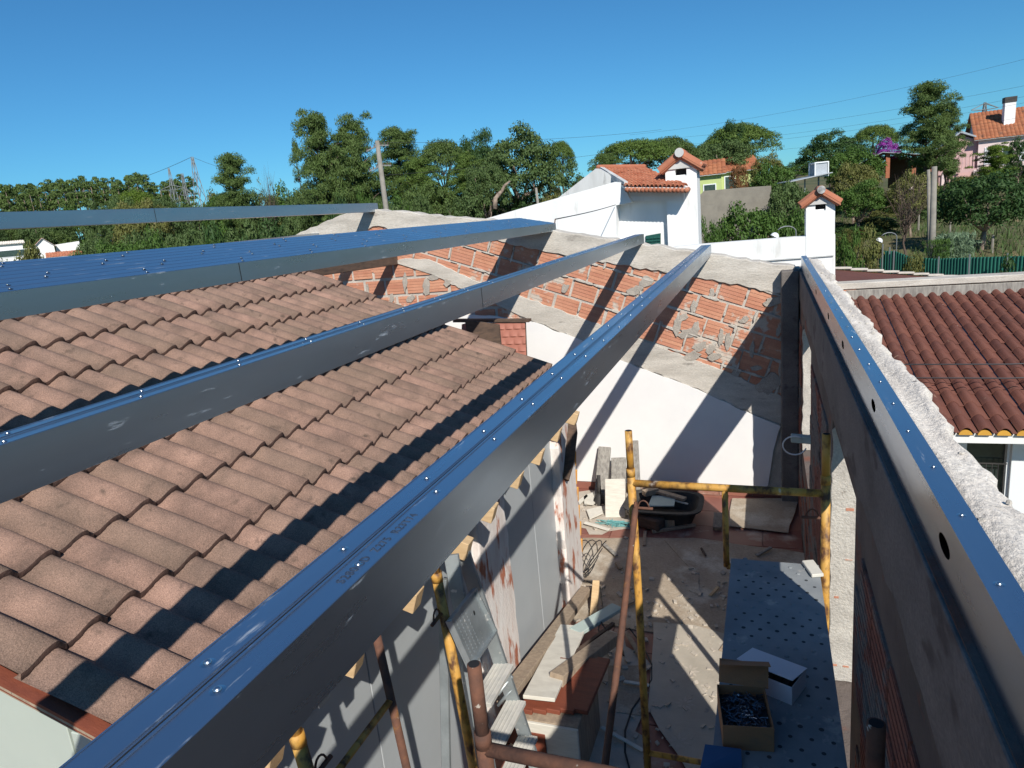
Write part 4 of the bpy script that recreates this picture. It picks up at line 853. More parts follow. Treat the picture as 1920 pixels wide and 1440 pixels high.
mb = MB(); mb.prism([(X0r, ye+.05, ze-.03), (X1r, ye+.05, ze-.03), (X1r, yr, zr-.03), (X0r, yr, zr-.03)], (0, 0, -.10)); mb.build('roof_deck', M['whitewash'], rh)
mb = MB()
for k in range(NCr):
    cx_ = X0r+(k+.34)*.170; mb.prism([(cx_+.062*math.cos(a), ye+.012, ze-.030+.056*math.sin(a)) for a in np.linspace(0, math.pi, 11)], (0, .25, 0))
mb.build('tile_end', M['ochre'], rh, smooth=False)
mb = MB(); mb.box(X0r, X1r, ye+.10, ye+.16, ze-.10, ze-.035); mb.build('fascia', M['whitewash'], rh)
mb = MB(); mb.bar((X0r+.35, yr+.02, zr+.05), (X1r, yr+.02, zr+.05), .26, .17); mb.build('ridge_coping', M['greywood'], rh, bevel=.01)
mb = MB(); mb.bar((X0r, yr+.05, zr+.20), (X1r, yr+.05, zr+.20), .34, .10); mb.build('ridge_flashing', M['concrete'], rh, bevel=.01)
mb = MB(); mb.box(X0r, X0r+.5, yr-.10, yr+.02, zr-.06, zr+.14); mb.build('ridge_brick', M['brick'], rh)
mb = MB(); wy = ye+.42; zc_ = ze-.11
mb.box(X0r, 1.94, wy, wy+.2, -2.8, zc_); mb.box(3.2, X1r, wy, wy+.2, -2.8, zc_); mb.box(1.94, 3.2, wy, wy+.2, -2.8, -1.3); mb.build('wall', M['whitewash'], rh)
mb = MB(); mb.box(1.94, 3.2, wy+.10, wy+.12, -1.3, zc_); gl = mb.build('window', M['glass'], rh)
mb = MB()
for a in (1.94, 2.44, 3.12): mb.box(a, a+.12 if a < 2 else a+.075, wy+.02, wy+.10, -1.3, zc_)
mb.box(2.06, 3.12, wy+.03, wy+.095, zc_-.05, zc_); mb.build('frame', M['pvc'], gl)
mb = MB(); mb.box(2.47, 3.12, wy-.02, wy+.018, -.75, zc_-.02); mb.build('shutter_panel', M['pvc'], gl, bevel=.004)
mb = MB()
for k in range(7): mb.tube([(2.08+k*.056, wy+.005, -1.3), (2.08+k*.056, wy+.005, zc_-.38)], .005, n=6)
mb.bar((2.06, wy+.005, zc_-.38), (2.44, wy+.005, zc_-.38), .010, .014); mb.build('window_bar', M['black'], gl)
# wires over that roof
mb = MB()
for dz in (0, .16): mb.tube([(.6, 8.75, ze+.42+dz), (2.5, 8.8, ze+.38+dz), (6, 8.9, ze+.45+dz)], .008, n=5)
tag(mb.build('roof_wire', M['wire'], smooth=True), 'pair of thin dark wires crossing just above the dark red roof', 'wire')
r2 = thing('stepped_roof', 'long dark red roof with a pale stepped edge behind the ridge of the right-hand house', 'roof', (4, 17, -2.8))
P1, P2, P3, P4 = onY(1560, 505, 17.5), onY(1815, 524, 20.5), onY(1790, 532, 14.5), onY(1560, 552, 13.4)
mb = MB(); mb.prism([P1, P2, P3, P4], (0, 0, -.12)); mb.build('slope', M['tile_red'], r2)
mb = MB()
for k in range(9):
    a = P1+(P2-P1)*(k/9); b = P1+(P2-P1)*((k+1)/9); mb.bar(a+V(0, 0, .03), b+(b-a)*.04+V(0, 0, .065), .16, .05)
mb.build('stepped_flashing', M['concrete'], r2, bevel=.006)
mb = MB(); mb.prism([P1-V(0, 0, .14), P2-V(0, 0, .14), V(P2[0], P2[1], -2.8), V(P1[0], P1[1], -2.8)], (0, .2, 0)); mb.build('wall', M['whitewash'], r2)

# ================================================================== GREEN FENCE, RETAINING WALLS, FAR HOUSES
def onG(x, y, dist): p = at(x, y, dist); return V(p[0], p[1], ground(p[0], p[1]))
fn = thing('corrugated_fence', 'dark green corrugated sheet fence with pale posts below the hillside orchard', 'fence', onG(1780, 520, 33))
tops = [(1648, 470, 33.5), (1680, 471, 33), (1706, 481, 32.6), (1753, 485, 32), (1835, 482, 31), (1990, 478, 30)]
mb = MB(); vs = []; 
for k in range(len(tops)-1):
    a, b = at(*tops[k]), at(*tops[k+1]); n = max(6, int(np.linalg.norm(b-a)/.03)); d = unit(b-a); nv = V(-d[1], d[0], 0)
    for i in range(n):
        p = a+(b-a)*i/n; vs.append(p+nv*(.02 if len(vs) % 4 < 2 else -.02))
m_ = len(vs); low = [V(p[0], p[1], p[2]-2.0) for p in vs]; mb.add(vs+low, [(i, m_+i, m_+i+1, i+1) for i in range(m_-1)]); mb.build('sheet', M['fence'], fn)
for (x, y, d) in [(1655, 462, 33.2), (1668, 468, 33), (1676, 474, 32.8), (1818, 482, 31), (1889, 480, 30.4), (1760, 486, 31.8)]:
    p = at(x, y, d-.15); mb = MB(); mb.tube([p+V(0, 0, .1), p-V(0, 0, 1.9)], .03, n=6); mb.build('post', M['pylon'], fn)
def slabwall(name, label, px, dist, zdrop, m, cat='wall', th=.3, cap=True):
    P_ = [at(x, y, dist) for x, y in px]; t = thing(name, label, cat, onG(*px[0], dist)); mb = MB()
    for a, b in zip(P_, P_[1:]):
        d = unit((b-a)*V(1, 1, 0)); nv = V(-d[1], d[0], 0)*th; mb.prism([a, b, V(b[0], b[1], b[2]-zdrop), V(a[0], a[1], a[2]-zdrop)], nv)
    mb.build('masonry', m, t); return t
slabwall('retaining_wall', 'long grey retaining wall below the lime green house', [(1312, 366), (1320, 358), (1390, 352), (1446, 348)], 44, 3.4, M['greywall'])
slabwall('lower_retaining_wall', 'short low grey wall in front of the long retaining wall', [(1306, 384), (1345, 386)], 40, 3, M['greywall'])
def cottage(name, label, px0, px1, py_eave, dist, h, depth, mw, mr, rise, wins=(), ang=0.0, overhang=.4, ridge_along=True):
    a, b = at(px0, py_eave, dist), at(px1, py_eave, dist); wd = np.linalg.norm((b-a)[:2]); ex = unit((b-a)*V(1, 1, 0)); ey = V(-ex[1], ex[0], 0); zt = (a[2]+b[2])/2
    c_, s_ = math.cos(ang), math.sin(ang); ex, ey = ex*c_+ey*s_, ey*c_-ex*s_
    O = V(a[0], a[1], zt-h); t = thing(name, label, 'house', O)
    mb = MB(); P = lambda u, v, z: O+ex*u+ey*v+V(0, 0, z)
    if ridge_along:
        mb.prism([P(0, 0, -2), P(wd, 0, -2), P(wd, 0, h), P(0, 0, h)], ey*depth)
        for u in (0, wd-.02): mb.prism([P(u, 0, h), P(u, depth, h), P(u, depth/2, h+rise)], ex*.02)
    else:
        mb.prism([P(0, 0, -2), P(wd, 0, -2), P(wd, 0, h), P(wd/2, 0, h+rise), P(0, 0, h)], ey*depth)
    mb.build('wall', mw, t); o = overhang
    if ridge_along:
        s = rise/(depth/2); r0, r1 = P(-o, depth/2, h+rise+.06), P(wd+o, depth/2, h+rise+.06)
        q1 = (P(-o, -o, h-o*s+.06), P(wd+o, -o, h-o*s+.06)); q2 = (P(wd+o, depth+o, h-o*s+.06), P(-o, depth+o, h-o*s+.06))
        clay_roof('roof', q1[0], q1[1], r0, r1, mr, t, max(8, int(wd/.28)), max(5, int(depth/1.0)), .06); mb = MB(); mb.prism([r1, r0, q2[1], q2[0]], (0, 0, -.08)); mb.build('roof', mr, t)
    else:
        s = rise/(wd/2); r0, r1 = P(wd/2, -o, h+rise+.06), P(wd/2, depth+o, h+rise+.06)
        clay_roof('roof', P(-o, depth+o, h-o*s+.06), P(-o, -o, h-o*s+.06), r1, r0, mr, t, max(8, int(depth/.28)), max(5, int(wd/1.2)), .06)
        clay_roof('roof', P(wd+o, -o, h-o*s+.06), P(wd+o, depth+o, h-o*s+.06), r0, r1, mr, t, max(8, int(depth/.28)), max(5, int(wd/1.2)), .06)
    for (u, z, ww, hh, mm) in wins:
        mb = MB(); mb.prism([P(u*wd, -.02, z), P(u*wd+ww, -.02, z), P(u*wd+ww, -.02, z+hh), P(u*wd, -.02, z+hh)], ey*.019); wn = mb.build('window', M[mm], t)
        mb = MB()
        for (u0, u1, z0, z1) in ((-.08, ww+.08, hh, hh+.08), (-.08, ww+.08, -.08, 0), (-.08, 0, 0, hh), (ww, ww+.08, 0, hh)): mb.prism([P(u*wd+u0, -.06, z+z0), P(u*wd+u1, -.06, z+z0), P(u*wd+u1, -.06, z+z1), P(u*wd+u0, -.06, z+z1)], ey*.05)
        mb.build('frame', M['pvc'], wn)
    return t, P, wd
cottage('lime_house', 'lime green rendered house with orange roof beside the tall white chimney', 1302, 1352, 326, 62, 2.6, 5, M['lime'], M['tile_rust'], 1.1, wins=((.35, .5, .9, 1.2, 'glass'),))
cottage('lime_annex', 'green annex with a steeper orange roof right of the lime green house', 1352, 1425, 318, 66, 2.7, 6, M['lime'], M['tile_rust'], 1.2, wins=((.1, .4, .8, 1.8, 'glass'),), ang=.25)
# pink house on the hill
ph, P, wd = cottage('pink_house', 'pink two-storey hillside house with weathered orange roof and a veranda', 1836, 1985, 251, 84, 6.0, 9.5, M['palepink'], M['tile_rust'], 2.6, wins=((.10, 3.6, .9, 1.4, 'pvc'), (.33, 3.4, .6, 1.5, 'glass'), (.56, 3.6, .9, 1.4, 'pvc')), ang=.15)
mb = MB(); mb.prism([P(-4.2, .5, -1), P(-.01, .5, -1), P(-.01, .5, 2.6), P(-4.2, .5, 2.6)], V(0, 6, 0)); mb.build('lower_wall', M['pink'], ph)
mb = MB(); mb.prism([P(-4.2, .5, 2.6), P(-.01, .5, 2.6), P(-.01, .5, 5.9), P(-1.6, .5, 6.6), P(-4.2, .5, 4.4)], V(0, 6, 0)); mb.build('upper_wall', M['pink'], ph)
mb = MB(); mb.prism([P(-4.6, .1, 4.35), P(-1.5, .1, 6.95), P(-.2, .1, 6.3), P(-.2, .1, 6.15), P(-1.5, .1, 6.75), P(-4.6, .1, 4.15)], V(0, 7, 0)); mb.build('veranda_roof', M['zincsheet'], ph)
mb = MB()
for k in range(18): mb.box(*(lambda p: (p[0], p[0]+.12, p[1]-.05, p[1]+.05, p[2], p[2]+1.2))(P(-5.6+k*.3, -1.2, 3.2)))
mb.bar(P(-5.7, -1.2, 4.45), P(-.2, -1.2, 4.45), .1, .12); mb.bar(P(-5.7, -1.2, 3.1), P(-.2, -1.2, 3.1), .25, .3); mb.build('balustrade', M['pink'], ph)
mb = MB()
for u in (-5.6, -2.9, -.3): mb.bar(P(u, -1.2, -2), P(u, -1.2, 3.1), .3, .3, (1, 0, 0))
mb.build('veranda_post', M['palepink'], ph)
p = P(wd*.42, 2.2, 6.9); mb = MB(); mb.box(p[0]-.45, p[0]+.45, p[1]-.4, p[1]+.4, p[2]-1.3, p[2]+2.2); ck = mb.build('chimney', M['whitewash'], ph)
mb = MB(); mb.box(p[0]-.5, p[0]+.5, p[1]-.45, p[1]+.45, p[2]+2.2, p[2]+2.7); mb.build('chimney_cap', M['black'], ck)
# open shed under the bougainvillea
sd = thing('open_shed', 'open shed with brick piers and a grey sheet roof below the magenta bush', 'shed', onG(1690, 315, 72))
a, b = at(1664, 318, 72), at(1726, 314, 72); ex = unit((b-a)*V(1, 1, 0)); ey = V(-ex[1], ex[0], 0); zz = at(1690, 318, 72)[2]
for u, h in ((0, 1.9), (2.0, 1.6), (3.4, 1.3)):
    mb = MB(); c = a+ex*u; mb.box(c[0]-.16, c[0]+.16, c[1]-.16, c[1]+.16, zz-.6, zz+h-.4); mb.build('pier', M['brickfar'], sd)
A_ = a+ex*-.4+V(0, 0, zz-a[2]+1.6); B_ = a+ex*4.2+V(0, 0, zz-a[2]+.75); mb = MB(); mb.prism([A_-ey*.5, B_-ey*.5, B_+ey*4, A_+ey*4], (0, 0, .06)); C_ = A_+ex*-2.2+V(0, 0, -.9); mb.prism([A_-ey*.5-ex*.01, C_-ey*.5, C_+ey*4, A_+ey*4-ex*.01], (0, 0, .06)); mb.build('sheet_roof', M['zincsheet'], sd)
mb = MB(); mb.prism([a+ey*3.9+V(0, 0, zz-a[2]-1.5), a+ex*4+ey*3.9+V(0, 0, zz-a[2]-1.5), a+ex*4+ey*3.9+V(0, 0, zz-a[2]+.6), a+ey*3.9+V(0, 0, zz-a[2]+1.4)], ey*.1); mb.build('back_wall', M['darkwood'], sd)
# small white-framed tank stand in the orchard
tk = thing('tank_stand', 'white caged water tank on a flat sheet roof among the orchard shrubs', 'tank', onG(1540, 330, 50))
p = at(1535, 318, 50); ex = V(.93, .37, 0); ey = V(-.37, .93, 0)
mb = MB(); mb.frame_box(p, ex*.38, ey*.38, V(0, 0, .38)); mb.build('tank', M['zincsheet'], tk)
mb = MB()
for s in (-1, 1):
    for r_ in (-1, 1):
        mb.bar(p+ex*.42*s+ey*.42*r_-V(0, 0, .42), p+ex*.42*s+ey*.42*r_+V(0, 0, .42), .07, .07, (1, 0, 0)); mb.bar(p+ex*.42*s-ey*.42+V(0, 0, .42*r_), p+ex*.42*s+ey*.42+V(0, 0, .42*r_), .07, .07); mb.bar(p-ex*.42+ey*.42*s+V(0, 0, .42*r_), p+ex*.42+ey*.42*s+V(0, 0, .42*r_), .07, .07)
mb.build('cage', M['pvc'], tk)
mb = MB(); c = at(1515, 332, 49.5); mb.prism([c-ex*1.5-ey*.8-V(0, 0, .22), c+ex*1.2-ey*.8+V(0, 0, .10), c+ex*1.2+ey*1.2+V(0, 0, .10), c-ex*1.5+ey*1.2-V(0, 0, .22)], (0, 0, .05)); mb.build('sheet_roof', M['zincsheet'], tk)
mb = MB(); mb.bar(c-ex*.2-V(0, 0, 4), c-ex*.2-V(0, 0, .1), .08, .08, (1, 0, 0)); mb.bar(p-V(0, 0, 4), p-V(0, 0, .45), .1, .1, (1, 0, 0)); mb.build('stand', M['pylon'], tk)
# far village houses on the left
cottage('far_house', 'small white house with a reddish roof far off on the left above the beam bundle', 63, 101, 461, 150, 4.0, 9, M['whitewash'], M['tile_orange'], 1.3, ridge_along=False)
cottage('far_low_building', 'long low white building with a pale roof at the left edge of the picture', -40, 42, 459, 140, 3, 8, M['whitewash'], M['capmortar'], .5, wins=((.3, 1, 6, 1, 'glass'),))
cottage('far_shed', 'low white building half hidden right of the far white house', 92, 150, 480, 118, 2.0, 5, M['whitewash'], M['tile_orange'], .6)
slabwall('far_white_wall', 'thin white wall among the bushes to the right of the far white house', [(103, 459), (148, 452)], 152, 1.8, M['whitewash'])

# ================================================================== POLES, PYLONS, WIRES
def street_pole(name, label, top, bot_px, dist, r, arms=True):
    T_ = at(*top, dist); d = at(*bot_px, dist); gz = ground(d[0], d[1]); dz = (T_-d); B_ = d+dz*((gz-d[2])/dz[2]) if abs(dz[2]) > .1 else V(d[0], d[1], gz)
    t = thing(name, label, 'pole', B_); mb = MB(); mb.tube([B_-V(0, 0, .3), T_], [r*1.5, r], n=8); mb.build('shaft', M['pole'], t, smooth=True)
    if arms:
        ax = unit(V(AX_R[0], AX_R[1], 0))
        for k, z in enumerate((.25, 1.35)):
            c = T_-V(0, 0, z); mb = MB(); mb.bar(c-ax*.68-V(0, 0, .26), c, .07, .07); mb.bar(c+ax*.62+V(0, 0, -.05), c, .07, .07); mb.build('crossarm', M['pylon'], t)
            for s in (-.64, -.42, -.2, .2, .4, .58):
                mb = MB(); p_ = c+ax*s+V(0, 0, -.38*abs(s) if s < 0 else -.03); mb.tube([p_, p_+V(0, 0, .16)], [.045, .03], n=6); mb.build('insulator', M['darkwood'], t)
    return t, T_
_, PT = street_pole('utility_pole', 'leaning grey concrete utility pole with two crossarms in front of the pines', (707, 264), (724, 392), 42, .13)
street_pole('concrete_pole', 'taller of the two grey poles standing together in the orchard on the right', (1752, 312), (1748, 462), 37, .11, False)
street_pole('short_pole', 'thinner grey pole leaning beside the tall orchard pole', (1741, 318), (1743, 440), 37.5, .07, False)
street_pole('gate_post', 'small grey post on the dry slope left of the white house', (1005, 352), (1009, 385), 46, .08, False)
def pylon(label, top, bot, dist, h, wid, arms, r=.10):
    T_ = at(*top, dist); B_ = V(T_[0], T_[1], ground(T_[0], T_[1])); H_ = T_[2]-B_[2]; t = thing('power_pylon', label, 'pylon', B_, 'lattice power pylons'); mb = MB()
    f = lambda z: wid*(1-z/H_)**1.2*.5+.12; lv = [H_*k/9 for k in range(10)]
    for sx in (-1, 1):
        for sy in (-1, 1): mb.tube([B_+V(sx*f(z), sy*f(z), z) for z in lv], r, n=4)
    for a, b in zip(lv, lv[1:]):
        for s in (-1, 1):
            mb.bar(B_+V(-f(a), s*f(a), a), B_+V(f(b), s*f(b), b), r*1.2, r*1.2); mb.bar(B_+V(f(a), s*f(a), a), B_+V(-f(b), s*f(b), b), r*1.2, r*1.2); mb.bar(B_+V(s*f(a), -f(a), a), B_+V(s*f(b), f(b), b), r*1.2, r*1.2)
    mb.build('tower', M['pylon'], t)
    for (z, l) in arms:
        c = B_+V(0, 0, z*H_); d = unit(V(AX_R[0], AX_R[1], 0))
        for s in (-1, 1):
            mb = MB()
            for o in (.25, -.25): mb.bar(c+V(0, o, 1.0), c+d*s*l, r*1.3, r*1.3); mb.bar(c+V(0, o, -.2), c+d*s*l, r*1.3, r*1.3)
            for q_ in (.3, .6): mb.bar(c+d*s*l*q_+V(0, 0, -.2*(1-q_)), c+d*s*l*q_+V(0, 0, 1.0*(1-q_)), r, r)
            mb.build('crossarm', M['pylon'], t)
    return T_
PA = pylon('big lattice power pylon standing among the trees on the left', (360, 294), (385, 400), 120, 14, 3.4, ((.55, 3.2), (.20, 4.2)), .05)
pylon('distant lattice power pylon, second from the left among the pines', (316, 315), (322, 365), 200, 14, 3.2, ((.75, 3.2), (.45, 3.2)), .07)
pylon('slim lattice mast between the two pylons on the left', (341, 325), (350, 390), 130, 9, 1.3, ((.8, 1.0),), .05)
PB = pylon('small dark pylon above the roof of the pink house', (1847, 192), (1847, 220), 165, 9, 2.5, ((.88, 2.5), (.7, 3.2)), .10)
def wire(label, a, b, sag, r=.012, group='overhead power lines'):
    mb = MB(); mb.tube([a+(b-a)*t-V(0, 0, sag*4*t*(1-t)) for t in np.linspace(0, 1, 24)], r, n=4); return tag(mb.build('power_line', M['wire'], smooth=True), label, 'wire', group)
wire('power line rising from the far pines to the big pylon', PA, at(60, 352, 260), 3, .03); wire('power line from the big pylon towards the round pine', PA, at(480, 325, 120), .5, .02)
wire('power line crossing the sky from the utility pole to the right edge, upper one', PT-V(0, 0, .1), at(1240, 243, 70), .3, .009); wire('lowest faint power line between the central oak and the pines', PT-V(0, 0, 1.9), at(1290, 263, 70), .3, .009)
for k, (y0, y1, lb) in enumerate([(251, 92, 'topmost'), (262, 150, 'second'), (275, 172, 'third'), (281, 185, 'fourth'), (296, 214, 'fifth')]):
    wire('long power line sweeping up to the right edge of the picture, %s of the five' % lb, at(1180, y0+2, 95), at(2080, y1-22, 75), .9, .0085)
def lamp(label, px, py, dist):
    p = at(px, py, dist); t = thing('garden_lamp', label, 'lamp', V(p[0], p[1], ground(p[0], p[1]))); ax = unit(V(AX_R[0], AX_R[1], 0)); mb = MB(); gz = ground(p[0], p[1])
    pts = [V(p[0], p[1], gz)+ax*.35, p+ax*.35]+[p+ax*.35*math.cos(a)+V(0, 0, .22*math.sin(a)) for a in np.linspace(.3, 2.6, 6)]; mb.tube(pts, .022, n=6); mb.build('stem', M['pylon'], t, smooth=True)
    mb = MB(); mb.dome(p-ax*.42+V(0, 0, -.12), .16, .17, ax*.5+V(0, 0, .8), n=10); mb.build('shade', M['pvc'], t, smooth=True)
lamp('white swan-neck garden lamp above the low white wall', 1474, 436, 27); lamp('white swan-neck garden lamp above the green fence', 1666, 446, 34)

# ================================================================== TREES AND SHRUBS
def leaf_mesh(name, clusters, size, aspect, m, seed, up=.25, shell=.5, flat_=0.0, jitter=.9):
    """crown of small separate leaf faces gathered in clumps; clusters: (centre, radii, count)"""
    g = np.random.default_rng(seed); C_, Nn, S = [], [], []
    for c, rad, n in clusters:
        d = g.normal(size=(n, 3)); d /= np.linalg.norm(d, axis=1)[:, None]; d[:, 2] = np.where(d[:, 2] < -.35, -d[:, 2]*.6, d[:, 2])
        rr_ = shell+(1-shell)*g.random(n)**.6; C_.append(np.asarray(c)+d*rr_[:, None]*np.asarray(rad)); nn = d+g.normal(size=(n, 3))*jitter*.6+np.array([0, 0, up]); Nn.append(nn)
        S.append(size*(.6+.8*g.random(n)))
    C_, Nn, S = np.vstack(C_), np.vstack(Nn), np.concatenate(S); Nn /= np.linalg.norm(Nn, axis=1)[:, None]
    t = g.normal(size=C_.shape); a = np.cross(Nn, t); a /= np.linalg.norm(a, axis=1)[:, None]; b = np.cross(Nn, a)
    a = a*S[:, None]*.5; b = b*S[:, None]*.5*aspect; n = len(C_); bend = Nn*S[:, None]*.12
    vs = np.stack([C_-a, C_-b*.9+bend, C_+a, C_+b*.9+bend], 1).reshape(-1, 3); me = bpy.data.meshes.new(name)
    me.vertices.add(4*n); me.vertices.foreach_set('co', vs.ravel()); me.loops.add(4*n); me.loops.foreach_set('vertex_index', np.arange(4*n))
    me.polygons.add(n); me.polygons.foreach_set('loop_start', np.arange(0, 4*n, 4)); me.polygons.foreach_set('loop_total', np.full(n, 4)); me.materials.append(m); me.update(); me.validate(); return me
def wood_mesh(name, paths, m):
    mb = MB()
    for pts, r in paths: mb.tube(pts, r, n=7)
    me = bpy.data.meshes.new(name); me.from_pydata(mb.v, [], mb.f); me.materials.append(m); me.polygons.foreach_set('use_smooth', [True]*len(me.polygons)); return me
def bent(a, b, n, amp, g): 
    a, b = V(*a), V(*b); L = np.linalg.norm(b-a); return [a+(b-a)*t+(g.normal(size=3)*amp*L*math.sin(math.pi*t) if 0 < t < 1 else 0) for t in np.linspace(0, 1, n)]
PROTO = {}
def make_proto(kind, var):
    if (kind, var) in PROTO: return PROTO[kind, var]
    seed = (sum(map(ord, kind))*13+var*101) % 9999; g = np.random.default_rng(seed); cl, wd = [], []
    if kind in ('pine', 'thinpine'):                     # maritime pine: open irregular tiers of needle clumps
        H, W = 14.0, 8.0; thin = kind == 'thinpine'; tr = bent((0, 0, 0), (g.normal()*.5, g.normal()*.5, H*.95), 8, .02, g); wd.append((tr, list(np.linspace(.26, .05, 8))))
        nb_ = 14 if thin else 34
        for k in range(nb_):
            f = .30+.68*(k+g.random())/nb_; z = H*f; i = min(7, int(f*7.3)); p = tr[i]; p = V(p[0], p[1], z*.97); L = W*.5*(1.05-.75*((f-.3)/.7)**1.6)*(.55+.5*g.random())*(.7 if thin else 1); a = k*2.4+g.normal()*.5
            e = p+V(L*math.cos(a), L*math.sin(a), L*(.30+.25*g.random())); wd.append((bent(p, e, 4, .05, g), [.085, .06, .045, .02]))
            for q_ in range(1 if thin else 4):
                c = p+(e-p)*(1-.24*q_)+g.normal(size=3)*.4; r_ = (.66+.55*g.random())*(1-.06*q_); cl.append((c, (r_*1.15, r_*1.15, r_*.72), int(230*r_+90)))
        cl.append((tr[-1], (.7, .7, 1.0), 360)); size, asp, m, bk, sh = .30, .26, LEAF['pine'], M['bark'], .25
    elif kind == 'stone':                                # umbrella pine: broad smooth dome on forked limbs
        H, W = 9.0, 10.0; tr = bent((0, 0, 0), (.2, .1, H*.5), 5, .02, g); wd.append((tr, [.30, .27, .25, .22, .20]))
        for k in range(46):
            a = 2*math.pi*k*.381966*1.0; rr_ = math.sqrt((k+.5)/46); x, y = W*.44*rr_*math.cos(a), W*.44*rr_*math.sin(a); z = H*(.60+.33*math.sqrt(max(0, 1-rr_**2)))+g.normal()*.12; r_ = .95+.35*g.random()
            cl.append(((x, y, z), (r_*1.15, r_*1.15, r_*.70), 330))
            if k % 5 == 0: wd.append((bent(tr[-1], (x*.9, y*.9, z-.4), 4, .06, g), [.14, .10, .07, .03]))
        size, asp, m, bk, sh = .26, .36, LEAF['stone'], M['bark'], .45
    elif kind == 'oak':                                  # cork oak: heavy limbs, dense uneven crown with hollows
        H, W = 8.0, 10.0; tr = bent((0, 0, 0), (.4, .2, H*.30), 4, .04, g); wd.append((tr, [.42, .36, .34, .32]))
        for k in range(5):
            a = k*1.26+g.normal()*.3; e = (W*.36*math.cos(a), W*.36*math.sin(a), H*(.62+.2*g.random())); wd.append((bent(tr[-1], e, 6, .07, g), [.24, .20, .16, .12, .08, .04]))
        for k in range(58):
            a = k*2.39996; u = (k+.5)/58; z = -0.45+1.40*u; rr_ = math.sqrt(max(.02, 1-min(1, abs(z))**2)); f = .70+.35*g.random(); r_ = .75+.65*g.random()
            cl.append(((W*.42*rr_*math.cos(a)*f, W*.42*rr_*math.sin(a)*f, H*(.60+.30*z*f)+g.normal()*.25), (r_, r_, r_*.75), int(290*r_)))
        size, asp, m, bk, sh = .23, .62, LEAF['oak'], M['palebark'], .4
    elif kind == 'bush':                                 # shrub leafed down to the ground
        H, W = 3.0, 4.0
        for k in range(34):
            a = k*2.39996; u = (k+.5)/34; z = u; rr_ = math.sqrt(max(.04, 1-z*z)); f = .75+.4*g.random(); r_ = .34+.34*g.random()
            cl.append(((W*.42*rr_*math.cos(a)*f, W*.42*rr_*math.sin(a)*f, H*(.12+.74*z*f)), (r_, r_, r_*.9), int(330*r_)+30))
        for k in range(6): wd.append((bent((0, 0, 0), (g.normal()*.9, g.normal()*.9, H*.75), 4, .08, g), [.06, .05, .035, .015]))
        size, asp, m, bk, sh = .15, .55, LEAF['bush'], M['bark'], .3
    elif kind == 'fruit':                                # small orchard tree: short trunk, rounded glossy crown
        H, W = 4.2, 5.0; tr = bent((0, 0, 0), (.15, 0, H*.34), 4, .05, g); wd.append((tr, [.14, .12, .11, .10]))
        for k in range(5): a = k*1.3; wd.append((bent(tr[-1], (W*.3*math.cos(a), W*.3*math.sin(a), H*.72), 4, .08, g), [.08, .06, .045, .02]))
        for k in range(46):
            a = k*2.39996; u = (k+.5)/46; z = -.6+1.55*u; rr_ = math.sqrt(max(.03, 1-min(1, abs(z))**2)); f = .78+.3*g.random(); r_ = .40+.28*g.random()
            cl.append(((W*.40*rr_*math.cos(a)*f, W*.40*rr_*math.sin(a)*f, H*(.60+.32*z*f)), (r_, r_, r_*.8), int(300*r_)+30))
        size, asp, m, bk, sh = .16, .55, LEAF['dark'], M['palebark'], .35
    elif kind == 'far':                                  # tall far pine: bare stem, flat broken top
        H, W = 16.0, 6.5; tr = bent((0, 0, 0), (g.normal()*.5, g.normal()*.4, H*.92), 6, .012, g); wd.append((tr, list(np.linspace(.24, .10, 6))))
        for k in range(15):
            a = g.random()*6.28; f = .60+.38*g.random(); L = W*.42*(1.25-f)*1.5*g.random()**.5; r_ = .8+.55*g.random(); cl.append((V(tr[-1][0]*f+L*math.cos(a), tr[-1][1]*f+L*math.sin(a), H*f), (r_*1.25, r_*1.25, r_*.62), 62))
        size, asp, m, bk, sh = .62, .5, LEAF['pine'], M['palebark'], .3
    elif kind == 'cane':
        H, W = 3.2, 3.0
        for k in range(60):
            x, y = g.normal()*.55, g.normal()*.55; wd.append((bent((x, y, 0), (x*1.3+g.normal()*.15, y*1.3, H*(.7+.28*g.random())), 3, .02, g), [.014, .012, .006]))
            for j in range(9): f = .25+.08*j; cl.append(((x*(1+.3*f)+g.normal()*.12, y*(1+.3*f)+g.normal()*.12, H*f), (.16, .16, .14), 7))
        size, asp, m, bk, sh = .36, .13, LEAF['cane'], LEAF['cane'], .5
    elif kind == 'bare':                                 # nearly leafless twiggy tree
        H, W = 5.0, 4.0; wd.append((bent((0, 0, 0), (.1, 0, H*.4), 4, .04, g), [.10, .08, .07, .06]))
        for k in range(34):
            a = k*2.4; s0 = (.1, 0, H*(.25+.2*g.random())); L = .25+.75*g.random(); e = (W*.42*L*math.cos(a), W*.42*L*math.sin(a), H*(.55+.42*g.random())); wd.append((bent(s0, e, 5, .07, g), [.035, .028, .02, .014, .006]))
            for j in range(3): wd.append((bent(V(*s0)+(V(*e)-V(*s0))*(.5+.15*j), V(*e)+g.normal(size=3)*.45, 3, .08, g), [.014, .01, .004]))
        for k in range(14): cl.append(((g.normal()*W*.25, g.normal()*W*.25, H*(.5+.4*g.random())), (.4, .4, .35), 22))
        size, asp, m, bk, sh = .15, .5, LEAF['olive'], M['bark'], .2
    cm = leaf_mesh(kind+'_crown', cl, size, asp, m, seed, shell=sh); wm = wood_mesh(kind+'_trunk', wd, bk) if wd else None
    PROTO[kind, var] = (H, W, cm, wm); return PROTO[kind, var]
RECOL = {}
def march(px, py):
    d = ray(px, py); h = math.hypot(d[0], d[1])
    for r in np.arange(14, 320, .5):
        p = EYE+d*(r/h)
        if p[2] <= ground(p[0], p[1]): return r
    return 60.0
tq = random.Random(77)
